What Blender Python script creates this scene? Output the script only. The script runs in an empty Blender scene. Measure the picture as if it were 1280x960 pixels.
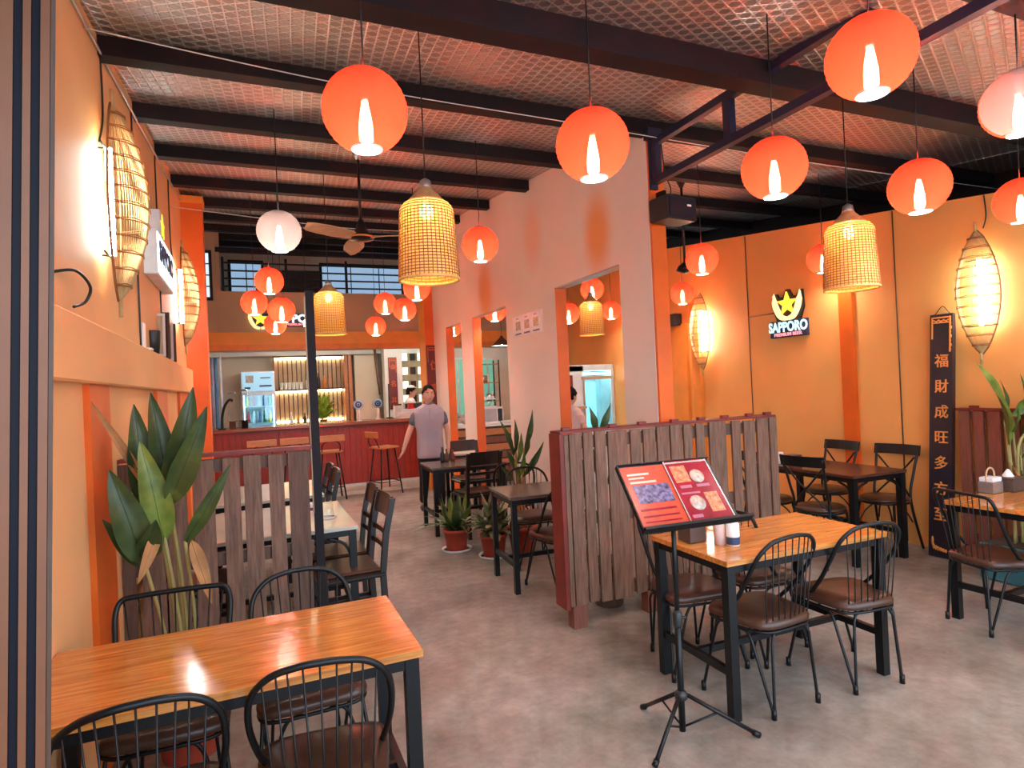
import bpy, bmesh, math, random
from mathutils import Vector, Matrix, Euler
random.seed(7)
R = math.radians
PI = math.pi
scene = bpy.context.scene
COL = scene.collection

# ------------------------------------------------------------------ camera, world, exposure
cam_d = bpy.data.cameras.new('camera')
cam_d.sensor_width = 36.0
cam_d.lens = 36.0 * 765.0 / 1280.0
cam_d.clip_start = 0.05
cam = bpy.data.objects.new('camera', cam_d)
COL.objects.link(cam)
yaw, pit, rol = R(23.05), R(0.26), R(-2.62)
fw = Vector((math.sin(yaw) * math.cos(pit), math.cos(yaw) * math.cos(pit), math.sin(pit)))
r0 = Vector((math.cos(yaw), -math.sin(yaw), 0))
u0 = r0.cross(fw)
rr = r0 * math.cos(rol) + u0 * math.sin(rol)
uu = -r0 * math.sin(rol) + u0 * math.cos(rol)
cam.matrix_world = Matrix(((rr.x, uu.x, -fw.x, 0), (rr.y, uu.y, -fw.y, 0), (rr.z, uu.z, -fw.z, 1.6), (0, 0, 0, 1)))
scene.camera = cam

world = bpy.data.worlds.new('daylight')
scene.world = world
world.use_nodes = True
bg = world.node_tree.nodes['Background']
bg.inputs[0].default_value = (0.64, 0.81, 1.0, 1)
bg.inputs[1].default_value = 2.2
vs = scene.view_settings
vs.view_transform = 'Standard'
vs.look = 'None'
vs.gamma = 1.0
vs.use_curve_mapping = False
vs.exposure = 1.12
scene.cycles.use_denoising = True
scene.cycles.max_bounces = 10
scene.cycles.diffuse_bounces = 6
scene.cycles.transparent_max_bounces = 16
scene.cycles.sample_clamp_indirect = 20.0

# ------------------------------------------------------------------ materials
def new_mat(name):
    m = bpy.data.materials.new(name)
    m.use_nodes = True
    nt = m.node_tree
    return m, nt, nt.nodes['Principled BSDF']

def c4(c):
    return (c[0], c[1], c[2], 1)

def N(nt, kind, **kw):
    n = nt.nodes.new(kind)
    for k, v in kw.items():
        setattr(n, k, v)
    return n

def coords(nt, scale=(1, 1, 1), rnd=False):
    tc = N(nt, 'ShaderNodeTexCoord')
    mp = N(nt, 'ShaderNodeMapping')
    mp.inputs['Scale'].default_value = scale
    nt.links.new(tc.outputs['Object'], mp.inputs['Vector'])
    if rnd:
        oi = N(nt, 'ShaderNodeObjectInfo')
        cx = N(nt, 'ShaderNodeCombineXYZ')
        ml = N(nt, 'ShaderNodeMath', operation='MULTIPLY')
        ml.inputs[1].default_value = 37.0
        nt.links.new(oi.outputs['Random'], ml.inputs[0])
        for k in range(3):
            nt.links.new(ml.outputs[0], cx.inputs[k])
        nt.links.new(cx.outputs[0], mp.inputs['Location'])
    return mp.outputs[0]

def ramp(nt, fac, stops):
    r = N(nt, 'ShaderNodeValToRGB')
    e = r.color_ramp.elements
    while len(e) < len(stops):
        e.new(0.5)
    for i, (p, c) in enumerate(stops):
        e[i].position = p
        e[i].color = c4(c)
    nt.links.new(fac, r.inputs[0])
    return r.outputs[0]

def noise(nt, vec, scale, detail=4, rough=0.55):
    n = N(nt, 'ShaderNodeTexNoise')
    n.inputs['Scale'].default_value = scale
    n.inputs['Detail'].default_value = detail
    n.inputs['Roughness'].default_value = rough
    nt.links.new(vec, n.inputs['Vector'])
    return n.outputs['Fac']

def bump(nt, b, h, strength, dist=0.01):
    n = N(nt, 'ShaderNodeBump')
    n.inputs['Strength'].default_value = strength
    n.inputs['Distance'].default_value = dist
    nt.links.new(h, n.inputs['Height'])
    nt.links.new(n.outputs[0], b.inputs['Normal'])

def mul(c, k):
    return tuple(min(1.0, x * k) for x in c)

def pm(name, col, rough=0.5, metal=0.0, var=0.12, scale=6.0, bmp=0.0, bscale=60.0, spec=0.5):
    """plain surface with slight procedural mottling"""
    m, nt, b = new_mat(name)
    v = coords(nt)
    f = noise(nt, v, scale)
    nt.links.new(ramp(nt, f, [(0.3, mul(col, 1 - var)), (0.7, mul(col, 1 + var))]), b.inputs['Base Color'])
    b.inputs['Roughness'].default_value = rough
    b.inputs['Metallic'].default_value = metal
    b.inputs['Specular IOR Level'].default_value = spec
    if bmp:
        bump(nt, b, noise(nt, v, bscale, 3), bmp, 0.004)
    return m

def wood(name, dark, light, scale=(1, 14, 14), rough=0.45, bmp=0.15, rnd=True, coat=0.0, ns=5.0):
    m, nt, b = new_mat(name)
    v = coords(nt, scale, rnd)
    f = noise(nt, v, ns, 6, 0.6)
    nt.links.new(ramp(nt, f, [(0.28, dark), (0.72, light)]), b.inputs['Base Color'])
    b.inputs['Roughness'].default_value = rough
    b.inputs['Coat Weight'].default_value = coat
    b.inputs['Coat Roughness'].default_value = 0.15
    if bmp:
        bump(nt, b, f, bmp, 0.004)
    return m

def emis(name, col, strength, base=None):
    m, nt, b = new_mat(name)
    b.inputs['Base Color'].default_value = c4(base or col)
    b.inputs['Emission Color'].default_value = c4(col)
    b.inputs['Emission Strength'].default_value = strength
    return m

def paper(name, col, through, lo=0.018, hi=0.032):
    """thin lantern paper: reflects, lets light diffuse through and lets a little pass straight"""
    m = bpy.data.materials.new(name)
    m.use_nodes = True
    nt = m.node_tree
    nt.nodes.clear()
    out = N(nt, 'ShaderNodeOutputMaterial')
    d = N(nt, 'ShaderNodeBsdfDiffuse'); d.inputs[0].default_value = c4(col)
    t = N(nt, 'ShaderNodeBsdfTranslucent'); t.inputs[0].default_value = c4(col)
    p = N(nt, 'ShaderNodeBsdfTransparent'); p.inputs[0].default_value = c4(through)
    v = coords(nt, (1, 1, 1))
    f = noise(nt, v, 30, 2)
    mr = N(nt, 'ShaderNodeMapRange')
    mr.inputs[3].default_value = lo; mr.inputs[4].default_value = hi
    nt.links.new(f, mr.inputs[0])
    a = N(nt, 'ShaderNodeMixShader')
    nt.links.new(mr.outputs[0], a.inputs[0])
    nt.links.new(d.outputs[0], a.inputs[1]); nt.links.new(t.outputs[0], a.inputs[2])
    e = N(nt, 'ShaderNodeMixShader'); e.inputs[0].default_value = 0.03
    nt.links.new(a.outputs[0], e.inputs[1]); nt.links.new(p.outputs[0], e.inputs[2])
    nt.links.new(e.outputs[0], out.inputs[0])
    return m

def glass_mat(name, col=(0.95, 0.98, 1.0), rough=0.02, alpha=0.85):
    m = bpy.data.materials.new(name)
    m.use_nodes = True
    nt = m.node_tree
    nt.nodes.clear()
    out = N(nt, 'ShaderNodeOutputMaterial')
    g = N(nt, 'ShaderNodeBsdfGlossy'); g.inputs['Roughness'].default_value = rough
    p = N(nt, 'ShaderNodeBsdfTransparent'); p.inputs[0].default_value = c4(col)
    mx = N(nt, 'ShaderNodeMixShader')
    mx.inputs[0].default_value = 0.09
    nt.links.new(p.outputs[0], mx.inputs[1]); nt.links.new(g.outputs[0], mx.inputs[2])
    nt.links.new(mx.outputs[0], out.inputs[0])
    return m

def plaster(name, col, blotches=(), var=0.10):
    m, nt, b = new_mat(name)
    v = coords(nt)
    f1 = noise(nt, v, 0.9, 5)
    c = ramp(nt, f1, [(0.3, mul(col, 1 - var)), (0.7, mul(col, 1 + var))])
    for (pos, rad, sc) in blotches:
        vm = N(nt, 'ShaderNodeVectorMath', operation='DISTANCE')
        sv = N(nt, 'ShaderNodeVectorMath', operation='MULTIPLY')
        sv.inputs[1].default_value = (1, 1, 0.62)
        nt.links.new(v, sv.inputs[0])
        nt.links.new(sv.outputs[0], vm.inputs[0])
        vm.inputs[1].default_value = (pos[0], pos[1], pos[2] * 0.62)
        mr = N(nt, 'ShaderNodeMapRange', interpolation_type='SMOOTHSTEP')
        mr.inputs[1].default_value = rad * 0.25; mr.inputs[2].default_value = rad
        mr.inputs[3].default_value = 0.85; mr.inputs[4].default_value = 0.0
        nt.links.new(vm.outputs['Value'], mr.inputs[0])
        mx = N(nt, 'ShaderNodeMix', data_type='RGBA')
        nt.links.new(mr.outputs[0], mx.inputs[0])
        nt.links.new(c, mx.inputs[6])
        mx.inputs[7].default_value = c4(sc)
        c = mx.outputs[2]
    nt.links.new(c, b.inputs['Base Color'])
    b.inputs['Roughness'].default_value = 0.62
    b.inputs['Specular IOR Level'].default_value = 0.35
    bump(nt, b, noise(nt, v, 45, 4), 0.25, 0.004)
    return m

def concrete():
    m, nt, b = new_mat('polished_concrete')
    v = coords(nt)
    f1 = noise(nt, v, 1.1, 8, 0.68)
    f2 = noise(nt, v, 9.0, 6, 0.7)
    c1 = ramp(nt, f1, [(0.30, (0.19, 0.15, 0.12)), (0.50, (0.37, 0.32, 0.275)), (0.74, (0.54, 0.485, 0.445))])
    c2 = ramp(nt, f2, [(0.25, (0.52, 0.50, 0.48)), (0.75, (1, 1, 1))])
    mx = N(nt, 'ShaderNodeMix', data_type='RGBA', blend_type='MULTIPLY')
    mx.inputs[0].default_value = 1.0
    nt.links.new(c1, mx.inputs[6]); nt.links.new(c2, mx.inputs[7])
    nt.links.new(mx.outputs[2], b.inputs['Base Color'])
    r = ramp(nt, f1, [(0.3, (0.55,) * 3), (0.7, (0.36,) * 3)])
    nt.links.new(r, b.inputs['Roughness'])
    b.inputs['Specular IOR Level'].default_value = 0.4
    bump(nt, b, f2, 0.12, 0.004)
    return m

def roof_foil():
    """embossed silver insulation sheet: three families of raised lines make small triangles"""
    m, nt, b = new_mat('embossed_roof_foil')
    tc = N(nt, 'ShaderNodeTexCoord')
    hs = []
    for ang in (0, 60, 120):
        mp = N(nt, 'ShaderNodeMapping')
        mp.inputs['Rotation'].default_value = (0, 0, R(ang + 4))
        nt.links.new(tc.outputs['Object'], mp.inputs['Vector'])
        w = N(nt, 'ShaderNodeTexWave', wave_type='BANDS', bands_direction='X', wave_profile='SIN')
        w.inputs['Scale'].default_value = 5.2
        w.inputs['Distortion'].default_value = 0.25
        nt.links.new(mp.outputs[0], w.inputs['Vector'])
        pw = N(nt, 'ShaderNodeMath', operation='POWER')
        pw.inputs[1].default_value = 14.0
        nt.links.new(w.outputs['Fac'], pw.inputs[0])
        hs.append(pw.outputs[0])
    a = N(nt, 'ShaderNodeMath', operation='MAXIMUM'); nt.links.new(hs[0], a.inputs[0]); nt.links.new(hs[1], a.inputs[1])
    d = N(nt, 'ShaderNodeMath', operation='MAXIMUM'); nt.links.new(a.outputs[0], d.inputs[0]); nt.links.new(hs[2], d.inputs[1])
    c = ramp(nt, d.outputs[0], [(0.0, (0.40, 0.36, 0.345)), (1.0, (0.80, 0.75, 0.72))])
    nt.links.new(c, b.inputs['Base Color'])
    b.inputs['Metallic'].default_value = 0.85
    b.inputs['Roughness'].default_value = 0.41
    bump(nt, b, d.outputs[0], 0.65, 0.007)
    return m

M = {}
M['orange_wall'] = plaster('orange_plaster', (0.86, 0.42, 0.12))
M['left_wall'] = plaster('peach_plaster', (0.84, 0.46, 0.20))
M['pink_wall'] = plaster('pink_plaster', (0.80, 0.70, 0.635), blotches=[((2.75, 4.47, 2.87), 0.30, (0.78, 0.32, 0.06)), ((2.75, 7.2, 2.78), 0.34, (0.80, 0.36, 0.10)), ((2.75, 5.75, 3.15), 0.30, (0.80, 0.50, 0.36))], var=0.05)  # soft-edged orange blotches blended into the pink base colour
M['back_wall'] = plaster('beige_plaster', (0.74, 0.64, 0.50))
M['shadowed_wall'] = plaster('shadowed_plaster', (0.46, 0.31, 0.20))  # mezzanine wall: its shade is put into the colour, orange darkened to brown
M['white_wall'] = plaster('white_plaster', (0.76, 0.75, 0.72))
M['orange_trim'] = pm('orange_gloss_paint', (0.76, 0.135, 0.008), 0.45, var=0.1, scale=3, bmp=0.1)
M['dark_orange'] = pm('dark_orange_paint', (0.75, 0.22, 0.03), 0.5)
M['amber_trim'] = pm('amber_paint', (0.80, 0.30, 0.04), 0.5, var=0.06)
M['floor'] = concrete()
M['roof'] = roof_foil()
M['purlin'] = pm('dark_purlin_steel', (0.014, 0.009, 0.011), 0.6, 0.0, spec=0.25)
M['blue_steel'] = pm('navy_truss_paint', (0.022, 0.022, 0.055), 0.42, 0.2)
M['black_metal'] = pm('black_powder_coat', (0.006, 0.006, 0.007), 0.36, 0.0, var=0.2, spec=0.35)
M['black_plastic'] = pm('black_plastic', (0.02, 0.02, 0.022), 0.4)
M['grey_metal'] = pm('brushed_grey_metal', (0.45, 0.45, 0.46), 0.35, 0.8)
M['white_metal'] = pm('white_enamel', (0.80, 0.80, 0.80), 0.35)
M['white_plastic'] = pm('white_plastic', (0.82, 0.82, 0.82), 0.4)
M['leather'] = pm('brown_leatherette', (0.075, 0.030, 0.018), 0.30, var=0.25, scale=9, bmp=0.15, bscale=120)
M['orange_wood'] = wood('varnished_orange_wood', (0.42, 0.12, 0.018), (0.80, 0.33, 0.075), (0.9, 13, 13), 0.16, 0.04, True, 0.6)
M['wood_edge'] = wood('pale_wood_edge', (0.50, 0.22, 0.06), (0.72, 0.36, 0.12), (1.1, 16, 16), 0.5)
M['dark_top'] = wood('dark_laminate_top', (0.10, 0.065, 0.055), (0.17, 0.115, 0.095), (1.5, 12, 12), 0.22, 0.03)
M['cherry_top'] = wood('dark_cherry_top', (0.065, 0.024, 0.014), (0.12, 0.045, 0.024), (1.5, 12, 12), 0.22, 0.03)
M['pale_top'] = pm('pale_laminate_top', (0.62, 0.57, 0.47), 0.2, var=0.05)
M['black_wood'] = wood('black_stained_wood', (0.008, 0.005, 0.005), (0.018, 0.011, 0.009), (2, 12, 12), 0.28, 0.08)
M['pallet'] = wood('weathered_pallet_wood', (0.105, 0.050, 0.031), (0.27, 0.148, 0.096), (16, 16, 1.4), 0.68, 0.3, True, 0, 4)
M['pallet_dark'] = wood('dark_pallet_wood', (0.075, 0.036, 0.024), (0.165, 0.090, 0.060), (16, 16, 1.4), 0.7, 0.3, True, 0, 4)
M['pallet_red'] = wood('reddish_pallet_wood', (0.16, 0.05, 0.03), (0.26, 0.09, 0.055), (16, 16, 1.4), 0.62, 0.3, True, 0, 4)
M['red_paint'] = pm('dark_red_painted_wood', (0.20, 0.026, 0.018), 0.5, var=0.2, scale=8, bmp=0.1)
M['counter_red'] = wood('red_stained_counter_wood', (0.27, 0.025, 0.014), (0.43, 0.05, 0.028), (14, 14, 1.2), 0.4, 0.15)
M['counter_top'] = wood('red_brown_counter_top', (0.28, 0.07, 0.035), (0.42, 0.13, 0.06), (1.2, 14, 14), 0.25, 0.03)
M['stool_wood'] = wood('orange_brown_stool_wood', (0.42, 0.14, 0.05), (0.62, 0.25, 0.09), (1.2, 14, 14), 0.4)
M['shelf_wood'] = wood('shelf_backing_wood', (0.38, 0.26, 0.15), (0.55, 0.40, 0.25), (14, 14, 1.2), 0.5)
M['dark_wood'] = wood('dark_brown_wood', (0.06, 0.030, 0.018), (0.13, 0.065, 0.04), (14, 14, 1.2), 0.5)
M['fan_wood'] = wood('tan_fan_blade_wood', (0.50, 0.27, 0.14), (0.68, 0.41, 0.24), (1.2, 14, 14), 0.4)
M['rattan'] = wood('straw_rattan', (0.62, 0.36, 0.10), (0.85, 0.58, 0.22), (9, 9, 9), 0.6, 0.1)
M['rattan_cap'] = wood('brown_rattan_cap', (0.40, 0.22, 0.09), (0.60, 0.36, 0.16), (9, 9, 9), 0.6, 0.1)
M['bamboo'] = wood('bamboo_splint', (0.50, 0.32, 0.12), (0.74, 0.54, 0.27), (9, 9, 3), 0.5, 0.1)
M['bamboo_bind'] = pm('brown_binding_cane', (0.36, 0.13, 0.04), 0.6)
M['red_paper'] = paper('red_lantern_paper', (0.88, 0.060, 0.024), (1.0, 0.60, 0.36))
M['white_paper'] = paper('white_lantern_paper', (0.24, 0.18, 0.165), (1.0, 0.9, 0.8))
M['straw_band'] = paper('straw_band', (0.88, 0.58, 0.18), (1.0, 0.8, 0.5), 0.10, 0.22)
M['bulb'] = emis('warm_bulb', (1.0, 0.94, 0.88), 430)
M['bulb_big'] = emis('warm_round_bulb', (1.0, 0.80, 0.50), 70)
M['tube'] = emis('cool_white_tube', (0.80, 0.98, 1.0), 44)
M['strip'] = emis('warm_led_strip', (1.0, 0.86, 0.50), 9)
M['board_black'] = pm('black_lacquer_board', (0.018, 0.013, 0.022), 0.35, var=0.2)
M['board_red'] = pm('dark_red_lacquer_board', (0.14, 0.018, 0.015), 0.4)
M['gold'] = pm('gold_paint', (0.80, 0.33, 0.08), 0.4, 0.2)
M['gold_red'] = pm('red_gold_paint', (0.55, 0.10, 0.03), 0.4, 0.2)
M['terracotta'] = pm('red_plastic_pot', (0.46, 0.06, 0.03), 0.5, var=0.12)
M['soil'] = pm('potting_soil', (0.05, 0.03, 0.02), 0.9, bmp=0.5)
M['glass'] = glass_mat('clear_glass')
M['green_glass'] = glass_mat('green_tinted_glass', (0.45, 0.88, 0.72))
M['blue_glass'] = glass_mat('pale_blue_glass', (0.75, 0.95, 1.0))
M['skin'] = pm('skin', (0.62, 0.36, 0.26), 0.5, var=0.05)
M['hair'] = pm('black_hair', (0.008, 0.006, 0.005), 0.8, var=0.3, scale=40, bmp=0.3, spec=0.12)
M['shirt'] = pm('pale_mauve_cotton', (0.40, 0.34, 0.385), 0.85, var=0.05, bmp=0.1)
M['shirt_dark'] = pm('grey_cotton_trim', (0.13, 0.13, 0.16), 0.85)
M['trousers'] = pm('black_cotton', (0.014, 0.013, 0.02), 0.85)
M['white_cloth'] = pm('white_cotton', (0.72, 0.70, 0.68), 0.85)
M['green_cloth'] = pm('olive_cotton', (0.45, 0.46, 0.30), 0.85)
M['pink_cloth'] = pm('pale_pink_cotton', (0.70, 0.50, 0.46), 0.85)
M['eye'] = pm('eye_white', (0.75, 0.73, 0.70), 0.3)
M['iris'] = pm('dark_iris', (0.02, 0.012, 0.01), 0.2)
M['lips'] = pm('lip', (0.45, 0.20, 0.17), 0.45)
M['tissue'] = pm('white_tissue', (0.85, 0.84, 0.82), 0.9)
M['tin'] = pm('dark_brown_box', (0.09, 0.055, 0.045), 0.5)
M['teal'] = pm('teal_planter_paint', (0.05, 0.16, 0.18), 0.5)
M['dry_leaf'] = pm('dry_brown_leaf', (0.42, 0.20, 0.07), 0.7, var=0.25, scale=12)
M['cable_white'] = pm('white_cable', (0.75, 0.68, 0.64), 0.5)
M['steel'] = pm('stainless_steel', (0.62, 0.63, 0.64), 0.25, 0.9)

def leaf_mat(name, a, b_, mid):
    m, nt, b = new_mat(name)
    v = coords(nt, (1, 1, 1), True)
    f = noise(nt, v, 7, 4)
    c = ramp(nt, f, [(0.3, a), (0.62, b_), (0.85, mid)])
    nt.links.new(c, b.inputs['Base Color'])
    b.inputs['Roughness'].default_value = 0.42
    bump(nt, b, noise(nt, v, 60, 2), 0.15, 0.003)
    return m
M['leaf'] = leaf_mat('broad_green_leaf', (0.020, 0.042, 0.012), (0.058, 0.090, 0.018), (0.22, 0.20, 0.04))
M['leaf_bright'] = leaf_mat('bright_green_leaf', (0.06, 0.11, 0.016), (0.21, 0.27, 0.04), (0.42, 0.42, 0.11))
M['leaf_lit'] = leaf_mat('yellow_green_leaf', (0.20, 0.34, 0.03), (0.38, 0.50, 0.05), (0.55, 0.60, 0.12))
M['leaf_pale'] = leaf_mat('variegated_leaf', (0.10, 0.12, 0.05), (0.30, 0.28, 0.15), (0.50, 0.46, 0.30))
M['stem'] = pm('yellow_green_stem', (0.36, 0.30, 0.10), 0.6)

# ------------------------------------------------------------------ mesh helpers
class MB:
    def __init__(s):
        s.v = []; s.f = []; s.sm = []
    def add(s, vs_, fs, smooth=False):
        o = len(s.v)
        s.v += [tuple(p) for p in vs_]
        s.f += [tuple(i + o for i in f) for f in fs]
        s.sm += [smooth] * len(fs)
        return s
    def box(s, c, d, rot=None, bev=0.0):
        hx, hy, hz = d[0] / 2, d[1] / 2, d[2] / 2
        if bev:
            b = min(bev, hx * .9, hy * .9, hz * .9)
            pts = []
            for z, k in ((-hz, b), (-hz + b, 0), (hz - b, 0), (hz, b)):
                for x, y in ((-1, -1), (1, -1), (1, 1), (-1, 1)):
                    pts.append((x * (hx - k), y * (hy - k), z))
            fs = [(3, 2, 1, 0), (12, 13, 14, 15)]
            for r in range(3):
                for i in range(4):
                    j = (i + 1) % 4
                    fs.append((r * 4 + i, r * 4 + j, r * 4 + 4 + j, r * 4 + 4 + i))
        else:
            pts = [(x * hx, y * hy, z * hz) for z in (-1, 1) for x, y in ((-1, -1), (1, -1), (1, 1), (-1, 1))]
            fs = [(3, 2, 1, 0), (4, 5, 6, 7)] + [(i, (i + 1) % 4, (i + 1) % 4 + 4, i + 4) for i in range(4)]
        if rot is not None:
            pts = [rot @ Vector(p) for p in pts]
        return s.add([(p[0] + c[0], p[1] + c[1], p[2] + c[2]) for p in pts], fs)
    def bb(s, x0, x1, y0, y1, z0, z1, bev=0.0):
        return s.box(((x0 + x1) / 2, (y0 + y1) / 2, (z0 + z1) / 2), (abs(x1 - x0), abs(y1 - y0), abs(z1 - z0)), None, bev)
    def tube(s, pts, r, n=6, closed=False, caps=True):
        pts = [Vector(p) for p in pts]
        rad = r if isinstance(r, (list, tuple)) else [r] * len(pts)
        m = len(pts)
        rings = []
        prev = None
        for i, p in enumerate(pts):
            if closed:
                t = pts[(i + 1) % m] - pts[i - 1]
            else:
                t = pts[min(i + 1, m - 1)] - pts[max(i - 1, 0)]
            t.normalize()
            if prev is None:
                a = Vector((0, 0, 1)) if abs(t.z) < 0.9 else Vector((1, 0, 0))
                u = t.cross(a).normalized()
            else:
                u = (prev - t * prev.dot(t))
                if u.length < 1e-6:
                    u = t.orthogonal()
                u.normalize()
            prev = u
            w = t.cross(u)
            rings.append([p + (u * math.cos(2 * PI * k / n) + w * math.sin(2 * PI * k / n)) * rad[i] for k in range(n)])
        vs_ = [q for rg in rings for q in rg]
        fs = []
        for i in range(m if closed else m - 1):
            j = (i + 1) % m
            for k in range(n):
                l = (k + 1) % n
                fs.append((i * n + k, i * n + l, j * n + l, j * n + k))
        if caps and not closed:
            fs.append(tuple(range(n - 1, -1, -1)))
            fs.append(tuple((m - 1) * n + k for k in range(n)))
        return s.add(vs_, fs, True)
    def lathe(s, prof, n=24, c=(0, 0, 0), smooth=True, cap0=False, cap1=False):
        vs_ = []
        for (r, z) in prof:
            for k in range(n):
                a = 2 * PI * k / n
                vs_.append((c[0] + r * math.cos(a), c[1] + r * math.sin(a), c[2] + z))
        fs = []
        for i in range(len(prof) - 1):
            for k in range(n):
                l = (k + 1) % n
                fs.append((i * n + k, i * n + l, (i + 1) * n + l, (i + 1) * n + k))
        if cap0: fs.append(tuple(range(n - 1, -1, -1)))
        if cap1: fs.append(tuple((len(prof) - 1) * n + k for k in range(n)))
        return s.add(vs_, fs, smooth)
    def prism(s, poly, z0, z1):
        n = len(poly)
        vs_ = [(x, y, z0) for x, y in poly] + [(x, y, z1) for x, y in poly]
        fs = [tuple(range(n - 1, -1, -1)), tuple(range(n, 2 * n))] + [(i, (i + 1) % n, (i + 1) % n + n, i + n) for i in range(n)]
        return s.add(vs_, fs)
    def prism_xz(s, poly, y0, y1):
        n = len(poly)
        vs_ = [(x, y0, z) for x, z in poly] + [(x, y1, z) for x, z in poly]
        fs = [tuple(range(n)), tuple(range(2 * n - 1, n - 1, -1))] + [(i, i + n, (i + 1) % n + n, (i + 1) % n) for i in range(n)]
        return s.add(vs_, fs)
    def sphere(s, c, r, n=12, m=8):
        rx, ry, rz = r if isinstance(r, (tuple, list)) else (r, r, r)
        vs_ = [(c[0], c[1], c[2] - rz)]
        for i in range(1, m):
            a = -PI / 2 + PI * i / m
            for k in range(n):
                b = 2 * PI * k / n
                vs_.append((c[0] + rx * math.cos(a) * math.cos(b), c[1] + ry * math.cos(a) * math.sin(b), c[2] + rz * math.sin(a)))
        vs_.append((c[0], c[1], c[2] + rz))
        fs = []
        for k in range(n):
            l = (k + 1) % n
            fs.append((0, 1 + l, 1 + k))
            fs.append((len(vs_) - 1, 1 + (m - 2) * n + k, 1 + (m - 2) * n + l))
            for i in range(m - 2):
                fs.append((1 + i * n + k, 1 + i * n + l, 1 + (i + 1) * n + l, 1 + (i + 1) * n + k))
        return s.add(vs_, fs, True)
    def mesh(s, name):
        me = bpy.data.meshes.new(name)
        me.from_pydata(s.v, [], s.f)
        me.polygons.foreach_set('use_smooth', s.sm)
        me.update()
        return me
    def build(s, name, mat, parent=None):
        me = s.mesh(name)
        me.materials.append(mat)
        return link(name, me, parent)

def link(name, me, parent=None):
    o = bpy.data.objects.new(name, me)
    COL.objects.link(o)
    if parent is not None:
        o.parent = parent
    return o

def tag(o, label=None, cat=None, group=None, kind=None):
    if label: o['label'] = label
    if cat: o['category'] = cat
    if group: o['group'] = group
    if kind: o['kind'] = kind
    return o

def thing(name, label, cat, loc=(0, 0, 0), rz=0.0, group=None):
    o = bpy.data.objects.new(name, None)
    o.empty_display_size = 0.1
    COL.objects.link(o)
    o.location = loc
    o.rotation_euler = (0, 0, rz)
    return tag(o, label, cat, group)

def struct(name, mb, mat, parent=None):
    o = mb.build(name, mat, parent)
    if parent is None:
        o['kind'] = 'structure'
    return o

def kids_map():
    d = {}
    for o in COL.objects:
        if o.parent is not None:
            d.setdefault(o.parent.name, []).append(o)
    return d

def dup(root, loc, rz=0.0, label=None, group=None, kids=None):
    kids = kids if kids is not None else kids_map()
    r = root.copy(); COL.objects.link(r)
    r.location = loc; r.rotation_euler = (0, 0, rz)
    if label: r['label'] = label
    if group: r['group'] = group
    for ch in kids.get(root.name, []):
        c = ch.copy(); COL.objects.link(c); c.parent = r
        for g in kids.get(ch.name, []):
            d = g.copy(); COL.objects.link(d); d.parent = c
    return r

def spline(pts, per=6, closed=False):
    pts = [Vector(p) for p in pts]
    m = len(pts); out = []
    rng = range(m) if closed else range(m - 1)
    for i in rng:
        if closed:
            p0, p1, p2, p3 = pts[i - 1], pts[i], pts[(i + 1) % m], pts[(i + 2) % m]
        else:
            p0, p1, p2, p3 = pts[max(i - 1, 0)], pts[i], pts[i + 1], pts[min(i + 2, m - 1)]
        for k in range(per):
            t = k / per
            out.append(0.5 * ((2 * p1) + (-p0 + p2) * t + (2 * p0 - 5 * p1 + 4 * p2 - p3) * t * t + (-p0 + 3 * p1 - 3 * p2 + p3) * t ** 3))
    if not closed:
        out.append(pts[-1])
    return out

def text_obj(name, s, size, mat, parent, loc, extrude=0.002, align='CENTER', xs=1.0, bold=0.0):
    """real lettering as a mesh, standing in the local XZ plane and facing local -y"""
    cu = bpy.data.curves.new(name, 'FONT')
    cu.body = s
    cu.size = size
    cu.align_x = align
    cu.align_y = 'CENTER'
    cu.extrude = extrude
    cu.offset = bold
    cu.resolution_u = 3
    tmp = bpy.data.objects.new(name + '_tmp', cu)
    COL.objects.link(tmp)
    dg = bpy.context.evaluated_depsgraph_get()
    me = bpy.data.meshes.new_from_object(tmp.evaluated_get(dg))
    bpy.data.objects.remove(tmp)
    bpy.data.curves.remove(cu)
    me.name = name
    me.transform(Matrix.Translation(loc) @ Matrix.Rotation(PI / 2, 4, 'X') @ Matrix.Diagonal((xs, 1, 1, 1)))
    me.materials.clear()
    me.materials.append(mat)
    return link(name, me, parent)

# ------------------------------------------------------------------ the room
def roof_z(y):
    return 3.085 + 0.115 * y
XL, XR, XP = -0.66, 5.50, 2.75

struct('floor', MB().bb(-1.4, 7.2, -7.0, 13.6, -0.10, 0.0), M['floor'])

# roof of embossed foil sheets on dark purlins
ceiling = tag(bpy.data.objects.new('ceiling', None), kind='structure')
COL.objects.link(ceiling)
SH = 0.94
x = -1.32
k = 0
while x < 7.1:
    o = (k % 2) * 0.004
    y0, y1 = -0.6, 13.6
    z0, z1 = roof_z(y0) + o, roof_z(y1) + o
    m = MB()
    m.add([(x, y0, z0), (x + SH + .02, y0, z0), (x + SH + .02, y1, z1), (x, y1, z1),
           (x, y0, z0 + .003), (x + SH + .02, y0, z0 + .003), (x + SH + .02, y1, z1 + .003), (x, y1, z1 + .003)],
          [(3, 2, 1, 0), (4, 5, 6, 7), (0, 1, 5, 4), (1, 2, 6, 5), (2, 3, 7, 6), (3, 0, 4, 7)])
    m.build('roof_panel', M['roof'], ceiling)
    x += SH
    k += 1
PUR = [0.45, 1.55, 2.63, 3.72, 4.76, 5.80, 6.94, 8.06, 9.15, 10.2, 11.2, 12.2, 13.1]
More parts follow.
